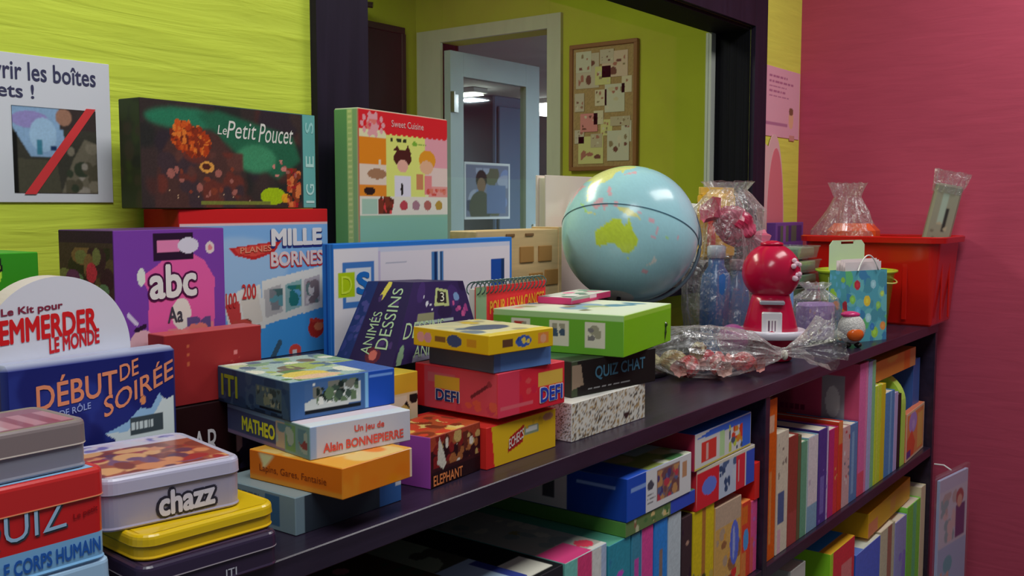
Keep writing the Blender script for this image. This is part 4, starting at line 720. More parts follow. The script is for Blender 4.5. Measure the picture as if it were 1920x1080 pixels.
t = empty('cellophane_gift_bag', (2.555, -.192, 0), 'tall clear cellophane bag of blue and yellow gifts between globe and red toy', 'gift bag', -10)
crumple('film', 'cello', [(.11, 0), (.135, .03), (.145, .12), (.142, .22), (.132, .32), (.118, .39), (.075, .432), (.06, .445), (.085, .468)], 44, .10, 3, t, 1, .72)
t2 = empty('drink_bottle', (2.465, -.205, .002), 'blue bottle standing inside the tall cellophane bag', 'bottle', 0, 'bottles in the gift bag')
MB().lathe([(.040, 0), (.043, .006), (.043, .17), (.038, .21), (.022, .235), (.021, .262)], 24, f(40, 90, 150)).build('body', 'plastic', t2, True); MB().lathe([(.025, .258), (.025, .288), (.02, .292)], 20, f(190, 200, 215)).build('cap', 'plastic', t2, True)
t2 = empty('drink_bottle', (2.600, -.205, .002), 'grey-blue bottle behind the red toy inside the cellophane bag', 'bottle', 0, 'bottles in the gift bag')
MB().lathe([(.034, 0), (.036, .006), (.036, .14), (.03, .18), (.018, .20), (.018, .22)], 24, f(90, 120, 165)).build('body', 'plastic', t2, True); MB().lathe([(.021, .218), (.021, .245), (.016, .248)], 20, f(170, 150, 170)).build('cap', 'plastic', t2, True)
t2 = empty('sweet_pouch', (2.575, -.15, .250), 'yellow and orange sweet pouch at the top of the cellophane bag', 'pouch', -8)
pv = Cv(.2, .2, f(225, 180, 60), 260).poly([(0, .0), (.3, .2), (.25, .9), (0, .85)], f(205, 80, 70)).blobs(14, [f(240, 200, 100), f(215, 120, 60), f(230, 225, 200)], .05, .12, 3, (.2, .4, .9, .95))
m = MB(); m.cbox(.155, .035, .185, f(225, 175, 50), {'front': pv}, .012); m.build('pouch_body', 'plastic', t2); q = MB(); q.cbox(.17, .006, .022, f(228, 190, 80), r=.002, o=(0, 0, .18)); q.build('seal', 'plastic', t2)
def sweet(name, loc, label, r, col, col2, rot=(0, 0, 0), group=None):
    o = empty(name, loc, label, 'sweet', 0, group); R = random.Random(int(loc[0]*999)); m = MB(); nU, nV = 26, 16
    for j in range(nV+1):
        a = PI*j/nV
        for k in range(nU):
            b = 2*PI*k/nU; w__ = 1+.09*math.sin(7*b+a*5)+R.uniform(-.04, .04)
            m.v.append((1.25*r*w__*math.sin(a)*math.cos(b), .8*r*w__*math.sin(a)*math.sin(b), r*.95*w__*math.cos(a))); m.c.append(col if (k+j) % 7 > 2 else col2)
    m.f = [(j*nU+k, (j+1)*nU+k, (j+1)*nU+(k+1) % nU, j*nU+(k+1) % nU) for j in range(nV) for k in range(nU)]
    m.build('wrapped_sweet', 'plastic', o)
    for s in (-1, 1):
        q = MB(); q.lathe([(r*.22, 0), (r*.3, r*.15), (r*.75, r*.7)], 18, col2, jit=.18, seed=3, cap=False); e_ = q.build('wrapper_twist', 'plastic', o); e_.rotation_euler = (0, s*PI/2, 0); e_.location = (s*r*1.15, 0, 0)
    o.rotation_euler = rot; return o
sweet('wrapped_candy', (2.510, -.236, .345), 'big crumpled red foil sweet in the cellophane above the red toy', .052, f(150, 30, 60), f(180, 80, 105), (0, .5, -.5))
t2 = empty('toy_ball', (2.315, -.325, 0), 'dull violet ball at the foot of the cellophane bag left of the red toy', 'ball'); MB().sphere((0, 0, .062), .040, f(140, 70, 120), 24, 14).build('ball', 'plastic', t2, True); MB().lathe([(.034, 0), (.036, .008), (.024, .022), (.022, .028)], 24, f(70, 50, 80)).build('stand', 'plastic', t2, True)

# red gumball toy
t = empty('gumball_machine', (2.44, -.372, 0), 'glossy red toy gumball machine with white tray', 'gumball machine', -64)
rd = c(150, 12, 46, .55)
MB().lathe([(.050, 0), (.057, .004), (.057, .04), (.062, .06), (.071, .08), (.063, .11), (.053, .15), (.046, .175)], 36, rd).build('body', 'plastic', t, True)
MB().sphere((0, 0, .229), .0745, rd, 40, 24).build('globe_bowl', 'plastic', t, True)
q = MB(); q.lathe([(.030, .299), (.028, .305), (.012, .310), (.002, .311)], 24, rd); q.build('lid', 'plastic', t, True)
q = MB(); q.cbox(.062, .030, .010, f(140, 140, 150), r=.003, o=(0, -.056, .150)); q.cbox(.050, .028, .066, f(190, 188, 192), {'front': Cv(.05, .085, f(195, 192, 195), 600).rect(.2, .2, .8, .75, f(205, 200, 200)).rect(.3, .25, .38, .7, f(90, 60, 80)).rect(.5, .25, .55, .7, f(110, 80, 100)).rect(.66, .25, .72, .7, f(100, 70, 90))}, .003, (0, -.056, .065)); q.build('dispenser', 'plastic', t)
q = MB(); q.lathe([(.084, .062), (.090, .064), (.092, .080), (.086, .084), (.074, .074)], 36, f(205, 200, 212), sy=.92, o=(0, -.018, 0)); q.build('tray', 'plastic', t, True)
q = MB(); R = random.Random(2)
for k in range(12): q.sphere((.055+R.uniform(-.012, .012), -.045+R.uniform(-.02, .02), .245+R.uniform(-.03, .035)), .007, f(225, 190, 205), 8, 5)
q.build('sticker', 'plastic', t)

# bag of red sweets lying at the counter edge
t = empty('sweet_bag', (2.145, -.378, 0), 'clear bag of red sweets tied at one end on the counter edge', 'sweet bag', -40)
m = MB(); R = random.Random(7); n_ = 30
prof = [(-.19, .012, .010), (-.17, .05, .03), (-.12, .085, .058), (-.05, .095, .062), (.02, .085, .055), (.08, .06, .042), (.13, .03, .02), (.155, .010, .010), (.165, .009, .009), (.18, .02, .016), (.21, .045, .022), (.245, .075, .045), (.27, .095, .06)]
for (x, ry, rz) in prof:
    for k in range(n_):
        a = 2*PI*k/n_; w__ = 1+.13*math.sin(8*a+x*20)+R.uniform(-.08, .08)
        zc = .058 if x < .13 else .046+.16*(x-.13); m.v.append((x+R.uniform(-.003, .003), ry*w__*math.cos(a), max(.002, zc+rz*w__*math.sin(a)))); m.c.append(WHITE)
m.f = [(j*n_+k, j*n_+(k+1) % n_, (j+1)*n_+(k+1) % n_, (j+1)*n_+k) for j in range(len(prof)-1) for k in range(n_)]; m.build('film', 'cello', t)
q = MB(); q.lathe([(.011, -.004), (.013, 0), (.011, .004)], 14, f(225, 220, 205)); e_ = q.build('tie', 'plastic', t, True); e_.rotation_euler = (0, PI/2, 0); e_.location = (.160, 0, .043)
for i, (x, y, z, r, cl, c2, lb) in enumerate([(-.10, -.035, .030, .026, f(200, 60, 60), f(225, 170, 160), 'red sweet at the near left inside the lying bag'), (-.03, -.045, .030, .025, f(205, 80, 80), f(230, 190, 180), 'pale red sweet in the middle near side of the lying bag'),
        (.05, -.01, .030, .025, f(205, 70, 75), f(225, 150, 140), 'red sweet nearest the tie of the lying bag'), (-.11, .035, .032, .026, f(170, 140, 90), f(215, 205, 160), 'gold speckled sweet at the far left inside the lying bag'),
        (-.03, .03, .032, .025, f(185, 40, 60), f(205, 90, 90), 'dark red sweet at the far middle of the lying bag'), (-.065, -.005, .062, .02, f(205, 195, 150), f(150, 120, 80), 'gold and white sweet on top inside the lying bag')]):
    a = math.radians(-40); sweet('wrapped_candy', (2.145+x*math.cos(a)-y*math.sin(a), -.378+x*math.sin(a)+y*math.cos(a), z), lb, r, cl, c2, (0, 0, .7*i), 'sweets in the lying bag')

# ------------------------------------------------------------------ far right of the counter
t = empty('lavender_sachet', (2.84, -.345, 0), 'small lilac printed bag in cellophane right of the red toy', 'gift bag', -32)
MB().cbox(.105, .06, .115, f(150, 120, 170), {'front': Cv(.105, .115, f(150, 120, 172), 420).blobs(26, [f(190, 170, 200), f(120, 90, 150), f(205, 190, 210), f(170, 130, 140)], .04, .1, 3).rect(.9, .2, .95, .8, f(225, 220, 225)).blur(1)}, .008, (0, 0, .002)).build('bag_body', 'paper', t)
crumple('film', 'cello', [(.062, 0), (.075, .02), (.078, .09), (.070, .13), (.03, .155), (.05, .175)], 36, .12, 9, t, 1, .75)
t = empty('juice_carton', (2.70, -.285, 0), 'small sky blue carton peeping out right of the red toy', 'carton', -30)
MB().cbox(.075, .05, .165, f(110, 150, 205), {'front': Cv(.075, .165, f(110, 152, 208), 300).blobs(12, [f(60, 90, 140), f(160, 190, 225)], .06, .14, 2)}, .002).build('body', 'card', t); MB().cbox(.05, .012, .02, f(60, 80, 120), r=.002, o=(0, 0, .164)).build('fold', 'card', t)
t = empty('toy_chick', (2.80, -.465, 0), 'little white round toy with orange face and pink cap by the dotted bag', 'toy', -50)
MB().sphere((0, 0, .052), .038, WHITE, 28, 18, (1, 1, 1.15)).build('body', 'fur', t, True); MB().sphere((0, -.028, .040), .020, f(225, 100, 30), 18, 12, (1.2, .75, 1)).build('face', 'plastic', t, True)
MB().sphere((-.004, 0, .093), .018, f(190, 50, 110), 18, 10, (1.5, 1.3, .55)).build('cap', 'plastic', t, True)
for s in (-1, 1): MB().sphere((s*.015, -.012, .008), .010, f(30, 26, 24), 12, 8, (1, 1.5, .8)).build('foot', 'plastic', t, True)
W_, D_, H_ = .186, .080, .210
gv = Cv(W_, H_, f(78, 150, 165), 420).blobs(40, [f(70, 135, 150), f(95, 165, 170), f(60, 120, 160), f(90, 170, 110)], .06, .12, 3)
for (u, v, r_, q_) in ((.27, .80, .075, f(170, 50, 62)), (.50, .57, .085, f(205, 180, 60)), (.26, .44, .07, f(90, 160, 195)), (.52, .33, .075, f(150, 195, 205)), (.66, .80, .07, f(140, 185, 195)), (.14, .6, .07, f(120, 180, 80)), (.78, .50, .06, f(130, 180, 90)), (.68, .12, .09, f(140, 185, 70)), (.62, .2, .06, f(60, 115, 170)), (.33, .10, .07, f(90, 165, 110)), (.88, .66, .05, f(160, 190, 90)), (.9, .2, .07, f(205, 130, 70))):
    gv.circ(u, v, r_, q_).circ(u, v, r_*.45, tuple(min(.9, x*1.25) for x in q_))
t = empty('gift_bag', (2.965, -.428, 0), 'teal gift bag with coloured dots before the red bin', 'gift bag', -21)
m = MB(); P_ = lambda x, y, z: np.array((x, y, z)); b_ = .009
A0, A1, A2, A3 = P_(-W_/2+b_, -D_/2, 0), P_(W_/2-b_, -D_/2, 0), P_(W_/2-b_, D_/2, 0), P_(-W_/2+b_, D_/2, 0); T0, T1, T2, T3 = P_(-W_/2, -D_/2+.012, H_), P_(W_/2, -D_/2+.012, H_), P_(W_/2, D_/2-.012, H_), P_(-W_/2, D_/2-.012, H_)
sv = Cv(D_, H_, f(78, 150, 165), 420).blobs(22, [f(170, 50, 62), f(140, 185, 70), f(205, 130, 70), f(90, 160, 195)], .08, .16, 6)
for a, b, e, g, cv_ in ((A0, A1, T1, T0, gv), (A1, A2, T2, T1, sv), (A2, A3, T3, T2, sv), (A3, A0, T0, T3, sv)): bil(m, a, b, e, g, cv_)
m.add([A0, A1, A2, A3], [(3, 2, 1, 0)], f(78, 150, 165)); m.build('bag', 'paper', t)
q = MB(); q.tube([(x, -.034, H_+.045*(1-(x/.045)**2)) for x in [-.045+.09*k/12 for k in range(13)]], .0022, f(225, 225, 220), 6); q.build('handle', 'plastic', t, True)
q = MB()
for k in range(5): q.cbox(.16, .0008, .06, f(215, 205, 205), r=.0002, o=(.0, -.016+.008*k, H_-.035+.004*(k % 3)))
q.build('tissue_paper', 'paper', t)
t = empty('hang_card', (3.185, -.318, .02), 'pale green hanging card with a slot standing in the lime bucket', 'card', -22)
q = MB(); w2, h2 = .082, .27; q.prism([(-w2, 0), (w2, 0), (w2, h2-.015), (w2-.015, h2), (.03, h2), (.03, h2-.012), (-.03, h2-.012), (-.03, h2), (-w2+.015, h2), (-w2, h2-.015)], 'y', -.001, .001, f(180, 200, 170)); q.prism([(-.034, h2-.004), (.034, h2-.004), (.034, h2), (-.034, h2)], 'y', -.001, .001, f(180, 200, 170)); q.build('card_sheet', 'card', t)
t = empty('bucket', (3.212, -.340, 0), 'lime green plastic bucket behind the dotted gift bag', 'bucket')
MB().lathe([(.0, .003), (.093, 0), (.097, .004), (.117, .185), (.128, .190), (.127, .196), (.114, .196), (.094, .010), (.0, .008)], 40, f(165, 185, 50), cap=False).build('pail', 'plastic', t, True)
q = MB(); q.tube([(.124*math.cos(a), .124*math.sin(a), .186-.03*abs(math.sin(a))) for a in [PI+PI*k/24 for k in range(25)]], .003, f(195, 205, 110), 6); q.build('handle', 'plastic', t, True)
for i in range(6):
    z_ = .002+.045*i
    t = empty('clear_tray', (3.185+.006*(i % 2), -.145+.004*(i % 3), z_), ['lowest', 'second lowest', 'third from the bottom', 'third from the top', 'second from the top', 'topmost'][i]+' clear plastic tray in the pile by the green hanging card', 'tray', -3+3*(i % 2), 'pile of clear plastic trays')
    q = MB(); rings(q, .20, .125, .02, [(.012, 0), (.004, .036), (0, .037), (0, .040), (.006, .040), (.014, .003)], [f(150, 175, 155)]*6); q.build('tray', 'clear_plastic', t)
    q = MB(); q.cbox(.16, .085, .030, [f(130, 150, 120), f(90, 120, 110), f(140, 140, 110), f(110, 140, 120), f(150, 160, 150), f(140, 150, 140)][i], r=.003, o=(0, 0, .005)); q.build('contents', 'paper', t)
pb = Cv(.235, .335, f(110, 70, 140), 260).mosaic(9, 1, [f(130, 80, 150), f(80, 50, 110), f(150, 110, 160), f(90, 90, 80)], 3, (.05, .80, .95, .97))
box('storage_carton', 'upright violet carton below the pink oval card left of the red bin', 'carton', (3.345, -.012), .26, .035, .34, 0, 0, f(110, 66, 140), {'front': pb}, None)
t = empty('heart_card', (3.47, .049, .0), 'tall pink oval-cut card standing below the pink notice', 'card', 0)
q = MB(); q.prism([(-.13, 0), (.09, 0)]+[(.09-.0*k, .1) for k in range(1)]+[(.10*math.cos(a)-.01, .30+.36*math.sin(a)) for a in [PI*k/24 for k in range(0, 17)]]+[(-.09, .62), (-.13, .655)], 'y', -.0015, .0015, f(205, 165, 165)); q.build('card_sheet', 'card', t)
q = MB(); q.prism([(.075*math.cos(a)+.005, .31+.30*math.sin(a)) for a in [2*PI*k/40 for k in range(40)]], 'y', -.003, -.0016, f(200, 110, 120)); q.build('oval_panel', 'card', t)
# red bin
t = empty('storage_bin', (3.548, -.318, 0), 'red plastic storage bin at the end of the counter', 'bin')
rb = c(165, 20, 14, .62); m = MB(); BW, BD, BH = .30, .46, .295
def rr_(ins, z): return (ins, z)
rings(m, BW, BD, .035, [(.030, 0), (.026, .006), (.004, BH-.02), (-.014, BH-.018), (-.016, BH), (-.010, BH+.003), (.006, BH), (.030, .008)], [rb]*8); m.build('bin_body', 'plastic', t)
q = MB()
for y in (-.12, -.02, .08): q.cbox(.005, .016, .24, rb, r=.002, o=(-.138, y, .02))
for x in (-.06, .04): q.cbox(.016, .005, .24, rb, r=.002, o=(x, -.218, .02))
q.build('rib', 'plastic', t)
t = empty('cellophane_bag', (3.52, -.20, .012), 'crumpled clear bag with an orange item inside the red bin', 'gift bag')
crumple('film', 'cello', [(.10, 0), (.12, .10), (.125, .24), (.11, .30), (.07, .37), (.045, .42), (.065, .47)], 40, .14, 5, t, .8, 1)
MB().cbox(.10, .17, .325, f(226, 84, 34), r=.025, o=(-.01, -.03, .002)).build('orange_item', 'plastic', t)
t = empty('snack_packet', (3.56, -.435, .012), 'slim grey-green packet in clear wrap sticking up from the red bin', 'packet', -60); t.rotation_euler = (math.radians(4), math.radians(11), math.radians(-60))
MB().cbox(.088, .03, .47, f(130, 130, 112), {'front': Cv(.088, .47, f(136, 134, 116), 300).rect(.3, .72, .55, .95, f(150, 165, 150)).rect(.55, .66, .72, .84, f(50, 46, 44)).blobs(14, [f(160, 150, 125), f(110, 105, 90), f(170, 130, 110)], .04, .1, 3, (.1, .3, .8, .75)).blur(1)}, .008).build('packet_body', 'plastic', t)
q = MB(); q.lathe([(.046, .44), (.050, .48), (.058, .515)], 26, WHITE, sy=.45, jit=.15, seed=4, cap=False); q.build('wrap_top', 'cello', t)
# ------------------------------------------------------------------ shelves below the counter
FL = -.4295; YF = -.497
def upright(name, label, cat, x0, x1, ztop, D, spine, zf=FL, top=None, side=None, dy=0.0, texts=None, group=None, pages=False, rot=0):
    W, H = x1-x0-.001, ztop-zf
    if isinstance(spine, Cv): spine.speck(.10, int(x0*1000))
    if pages:
        o = empty(name, (x0+W/2, YF+dy+D/2, zf), label, cat, rot, group); t_ = min(.0025, W*.18)
        base = spine if not isinstance(spine, Cv) else tuple(spine.a[0, 0])
        m = MB(); m.cbox(W, .003, H, base, {'front': spine}, .0006, (0, -D/2+.0015, 0)); m.cbox(t_, D-.003, H, base, {'left': side} if side is not None else None, .0006, (-W/2+t_/2, .0015, 0)); m.cbox(t_, D-.003, H, base, None, .0006, (W/2-t_/2, .0015, 0)); m.build('cover', 'card', o)
        MB().cbox(W-2*t_-.0004, D-.008, H-.006, d(190, 182, 165), None, .0004, (0, .001, .003)).build('pages', 'paper', o)
    else:
        fc = {'front': spine}
        if top is not None: fc['top'] = top
        if side is not None: fc['left'] = side
        o = box(name, label, cat, (x0, YF+dy), W, D, H, rot, zf, spine if not isinstance(spine, Cv) else tuple(spine.a[0, 0]), fc, None, None, group)
    if texts: lets(o, (W, D, H), texts, o=(0, 0, 0))
    return o
def art(w, h, bg, cols, n, seed, res=300, r0=.05, r1=.14, reg=(0, 0, 1, 1)): return Cv(w, h, bg, res).blobs(n, cols, r0, r1, seed, reg)
G1 = 'games standing upright under the counter'
gw, gb_, gr_ = d(150, 150, 150), d(30, 30, 34), d(120, 30, 50)
upright('board_game_box', 'dark red box upright at the left end of the lower shelf', 'game box', .87, .985, -.150, .34, d(120, 30, 46), top=art(.115, .34, d(60, 30, 30), [d(90, 40, 40), d(40, 34, 24)], 12, 2), group=G1)
upright('board_game_box', 'pink-fronted upright box right of the dark red one on the lower shelf', 'game box', .995, 1.108, -.165, .34, d(165, 60, 95), top=art(.11, .34, d(60, 50, 34), [d(100, 50, 60), d(150, 90, 100), d(40, 60, 40)], 14, 3), group=G1)
upright('board_game_box', 'white and blue topped upright box left of the black one on the lower shelf', 'game box', 1.115, 1.205, -.172, .34, d(60, 70, 120), top=Cv(.09, .34, d(110, 120, 100), 260).blobs(12, [d(80, 90, 70), d(60, 60, 50)], .1, .3, 2).rect(0, 0, 1, .35, d(130, 150, 170)).rect(.75, 0, 1, .3, d(40, 50, 110)), group=G1)
upright('board_game_box', 'black upright box with white end label beside the pink and white box', 'game box', 1.212, 1.303, -.184, .35, d(28, 28, 34), top=Cv(.09, .35, d(20, 20, 22), 260).rect(.12, .03, .85, .22, d(170, 168, 155)), group=G1)
upright('board_game_box', 'pink and white upright box with grey top on the lower shelf', 'game box', 1.308, 1.438, -.185, .36, Cv(.13, .245, d(195, 195, 190), 260).rect(0, 0, .28, 1, d(90, 150, 140)).rect(.28, 0, .62, 1, d(200, 60, 110)).rect(.86, 0, 1, 1, d(150, 165, 190)), top=Cv(.13, .36, d(130, 128, 118), 260).blobs(20, [d(120, 110, 70), d(110, 116, 110), d(150, 145, 130)], .06, .14, 3, (0, .1, 1, 1)).rect(0, 0, .62, .16, d(205, 66, 120)).ell(.78, .08, .14, .05, d(200, 60, 80)).rect(.62, 0, 1, .03, d(200, 200, 190)), group=G1)
sp = [('teal box with violet print beside the pink and white box', 1.444, 1.520, -.194, Cv(.07, .24, d(40, 112, 130), 260).blobs(8, [d(150, 60, 150), d(40, 100, 130)], .06, .14, 3), d(70, 130, 110)),
      ('teal and violet narrow box right of the teal box', 1.524, 1.556, -.197, Cv(.03, .24, d(50, 108, 130), 300).rect(.3, .1, .8, .8, d(150, 60, 130)), d(80, 120, 130)),
      ('magenta box below the green boxes on the lower shelf', 1.560, 1.604, -.195, Cv(.044, .24, d(175, 60, 120), 300).rect(0, 0, 1, .25, d(80, 120, 150)).ell(.4, .3, .3, .08, d(200, 190, 190)), d(130, 50, 90)),
      ('bright blue box with brown stripe right of the magenta box', 1.608, 1.660, -.1955, Cv(.05, .24, d(40, 110, 180), 300).rect(.35, .2, .65, .75, d(110, 90, 80)), d(40, 90, 150)),
      ('pale grey box right of the bright blue box', 1.664, 1.716, -.198, Cv(.05, .24, d(150, 160, 165), 300).blobs(8, [d(110, 130, 110), d(170, 170, 170)], .1, .2, 3, (0, 0, 1, .4)), d(130, 130, 130)),
      ('dark brown box left of the yellow box', 1.720, 1.764, -.2155, Cv(.044, .22, d(50, 36, 40), 300).blobs(8, [d(140, 110, 95), d(40, 20, 40)], .08, .16, 3), d(40, 30, 30)),
      ('yellow box with brown picture under the red card boxes', 1.768, 1.864, -.2165, Cv(.095, .22, d(215, 190, 30), 300).rect(.4, 0, .6, 1, d(140, 90, 40)).blobs(26, [d(60, 56, 30), d(150, 130, 60), d(120, 60, 40), d(90, 90, 50)], .05, .11, 3, (0, 0, 1, .42)), d(150, 130, 40)),
      ('tan picture box with a blue oval right of the yellow box', 1.870, 2.000, -.2325, Cv(.13, .21, d(165, 130, 70), 320).blobs(24, [d(190, 140, 60), d(140, 120, 100), d(120, 80, 50)], .06, .12, 3).rect(0, .75, 1, 1, d(150, 130, 110)).ell(.75, .5, .18, .26, d(70, 85, 165)).ell(.72, .5, .05, .2, d(150, 160, 205)).blobs(10, [d(170, 40, 40), d(120, 50, 40)], .06, .1, 5, (0, 0, 1, .2)), d(140, 120, 100))]
for lb, x0, x1, zt, cv_, tp in sp: upright('board_game_box', lb, 'game box', x0, x1, zt, .33, cv_, top=tp, group=G1)
upright('board_game_box', 'orange and blue box under the small red carton', 'game box', 2.004, 2.050, -.255, .30, Cv(.045, .17, d(190, 60, 40), 300).rect(0, .72, .7, .95, d(215, 110, 40)).ell(.5, .5, .35, .14, d(60, 120, 170)).rect(0, 0, .5, .35, d(200, 120, 60)), group=G1)
upright('board_game_box', 'narrow pink box next to the divider on the lower shelf', 'game box', 2.053, 2.088, -.262, .30, Cv(.035, .17, d(185, 70, 120), 300).rect(0, 0, .4, .5, d(190, 80, 80)).blobs(5, [d(150, 80, 140)], .1, .2, 3), group=G1)
# lying on top of them
gbx = Cv(.285, .028, d(80, 100, 60), 320).rect(.62, 0, 1, 1, d(40, 62, 150)).blobs(18, [d(205, 180, 120), d(60, 90, 50), d(110, 80, 60), d(150, 150, 120)], .1, .3, 3, (.1, 0, .6, 1))
box('board_game_box', 'flat green and blue picture box under the big blue puzzle box', 'game box', (1.496, -.500), .272, .33, .0275, 0, -.1935, d(60, 100, 40), {'front': gbx, 'left': d(70, 110, 50), 'top': d(60, 90, 60)})
pf = Cv(.249, .082, d(205, 205, 205), 360).rect(0, 0, .27, 1, d(22, 60, 145)).rect(.05, .66, .27, .74, d(120, 150, 205)).rect(.44, .14, .80, .90, d(110, 80, 70)).blobs(40, [d(60, 50, 90), d(150, 110, 70), d(90, 60, 60), d(150, 50, 60), d(70, 80, 110)], .06, .14, 3, (.45, .15, .79, .89)).ell(.34, .62, .05, .12, d(60, 60, 70)).lines(3, d(90, 90, 90), 3, (.30, .15, .42, .45), .4).rect(.85, .45, .93, .85, d(150, 110, 80))
ps = Cv(.34, .082, d(185, 180, 176), 320).rect(.62, 0, 1, 1, d(18, 50, 125)).rect(.68, .72, .93, .77, d(110, 140, 190)).rect(.12, .25, .35, .95, d(70, 60, 60)).blobs(12, [d(40, 36, 40), d(120, 110, 100)], .08, .16, 3, (.1, .3, .36, .9)).rect(.45, .2, .54, .8, d(60, 60, 64))
pt_ = Cv(.249, .34, d(110, 120, 60), 240).blobs(30, [d(160, 160, 60), d(60, 100, 60), d(190, 195, 170), d(150, 140, 100)], .06, .16, 3).rect(0, 0, .3, .3, d(34, 70, 160)).rect(.6, .2, 1, 1, d(150, 165, 160)).blur(1)
box('puzzle_box', 'big blue puzzle box with white picture front under the counter', 'puzzle box', (1.496, -.502), .249, .34, .080, 0, -.1655, d(24, 60, 140), {'front': pf, 'left': ps, 'top': pt_})
rf3 = Cv(.288, .085, d(190, 190, 185), 360).rect(0, 0, .36, 1, d(200, 40, 50)).ell(.2, .5, .12, .22, d(90, 110, 190)).rect(.36, 0, .66, 1, d(150, 160, 175)).blobs(18, [d(60, 80, 110), d(40, 60, 90), d(170, 180, 190)], .06, .12, 3, (.36, .1, .66, .95)).rect(.66, .0, .82, 1, d(190, 44, 56)).rect(.70, .2, .72, .8, d(220, 170, 170)).rect(.84, 0, 1, 1, d(40, 66, 150)).rect(0, .93, 1, 1, d(205, 200, 180))
box('board_game_box', 'red white and blue box below the blue-topped carton near the divider', 'game box', (1.774, -.500), .285, .30, .085, 0, -.2160, d(190, 40, 50), {'front': rf3, 'top': d(120, 110, 110)})
bf = Cv(.282, .082, d(195, 195, 190), 360).rect(.10, .14, .36, .72, d(205, 60, 50)).rect(.18, .2, .22, .66, d(225, 180, 170)).rect(.42, .1, .5, .9, d(150, 180, 130)).poly([(0, .85), (.3, 1), (1, 1), (1, .0), (.82, .0), (.78, .8), (.5, .8)], d(40, 84, 170)).blobs(24, [d(200, 130, 40), d(190, 60, 40), d(60, 70, 90), d(150, 160, 60)], .06, .14, 3, (.58, .1, .84, .9)).rect(0, 0, 1, .05, d(205, 190, 80))
box('board_game_box', 'blue-topped carton with red square print right of the puzzle box', 'game box', (1.760, -.502), .282, .30, .076, 1, -.1305, d(40, 84, 170), {'front': bf, 'top': Cv(.28, .3, d(40, 84, 160), 200).blobs(14, [d(60, 110, 60), d(150, 60, 60), d(60, 90, 150)], .1, .2, 3, (0, .3, .7, 1)), 'left': d(150, 40, 60)})
box('carton', 'small plain red carton leaning by the divider on the lower shelf', 'carton', (2.064, -.500), .026, .26, .085, 0, -.2615, d(185, 36, 32), {'front': d(185, 40, 36)})

# second compartment
def bk(label, x0, x1, zt, spine, D=.21, side=None, cat='book', name='book', group='books in the right compartment', **kw): return upright(name, label, cat, x0, x1, zt, D, spine, side=side, pages=True, group=group, **kw)
W0 = .064
bk('bright orange spine next to the divider', 2.128, 2.192, -.046, Cv(.064, .384, d(215, 95, 20), 300).rect(.25, .80, .75, .9, d(205, 160, 130)).rect(.4, .1, .6, .55, d(225, 140, 70)), .26)
bk('cream book with dark blue print right of the orange book', 2.198, 2.268, -.135, Cv(.07, .295, d(190, 180, 160), 300).blobs(8, [d(110, 100, 90)], .04, .09, 3, (.1, .6, .9, .95)).rect(.1, .25, .7, .5, d(60, 75, 110)).rect(.1, 0, .4, .2, d(190, 150, 160)))
bk('brown-red book right of the cream book', 2.272, 2.330, -.158, Cv(.058, .27, d(120, 50, 40), 300).rect(0, 0, 1, .3, d(130, 56, 50)))
bk('thin dark olive book right of the brown-red book', 2.332, 2.352, -.164, d(80, 75, 50))
bk('green book left of the white book', 2.354, 2.398, -.186, Cv(.044, .24, d(80, 125, 100), 300).rect(.85, 0, 1, 1, d(170, 190, 180)))
bk('white book with pale blue foot between the green and navy books', 2.400, 2.470, -.184, Cv(.07, .245, d(185, 178, 180), 300).rect(0, 0, 1, .28, d(100, 130, 150)).rect(.1, .5, .3, .55, d(150, 140, 150)))
bk('dark violet book with pale edge in the right compartment', 2.474, 2.548, -.179, Cv(.074, .25, d(62, 46, 110), 300).rect(.2, .1, .6, .5, d(90, 80, 140)).rect(.85, 0, 1, 1, d(175, 160, 190)).blobs(6, [d(110, 90, 150)], .03, .06, 2))
bk('magenta book right of the dark violet book', 2.552, 2.622, -.192, Cv(.07, .235, d(150, 36, 90), 300).rect(.55, 0, 1, 1, d(180, 50, 50)).blobs(4, [d(205, 140, 80)], .05, .08, 3, (.5, .3, 1, .6)))
bk('red-orange thin book left of the picture book', 2.625, 2.658, -.183, Cv(.033, .245, d(170, 50, 30), 300).rect(0, .75, 1, 1, d(180, 110, 60)))
bk('multicoloured picture spine left of the blue book', 2.661, 2.720, -.205, Cv(.06, .22, d(160, 130, 130), 300).blobs(12, [d(150, 60, 60), d(190, 180, 180), d(90, 90, 100)], .06, .12, 3))
bk('blue book left of the big pink box', 2.723, 2.785, -.208, Cv(.06, .22, d(70, 100, 140), 300).rect(.2, .1, .5, .9, d(100, 130, 160)))
pks = Cv(.075, .387, d(190, 95, 145), 300).rect(0, 0, 1, .18, d(180, 70, 90)).rect(.75, 0, 1, 1, d(210, 130, 170))
pkl = Cv(.36, .387, d(165, 62, 92), 300).rect(0, 0, .45, 1, d(130, 46, 70)).blur(10).rect(.70, .55, .88, .9, d(130, 125, 135)).ell(.79, .7, .06, .12, d(180, 180, 185)).lines(1, d(110, 20, 60), 4, (.45, .42, .9, .47), .7).lines(1, d(110, 20, 60), 5, (.35, .60, .6, .66), .8)
upright('game_carton', 'tall pink box with grey picture towering over the books', 'game box', 2.790, 2.866, -.046, .36, pks, side=pkl)
bk('thin pale blue book right of the tall pink box', 2.870, 2.934, -.050, Cv(.064, .38, d(140, 150, 185), 300).rect(.5, 0, 1, 1, d(100, 150, 110)))
bk('yellow-green book in the right compartment', 2.937, 2.995, -.131, Cv(.058, .295, d(165, 185, 50), 300).rect(.4, 0, .5, 1, d(205, 215, 100)))
bk('olive yellow book right of the yellow-green book', 2.998, 3.038, -.134, d(165, 150, 30))
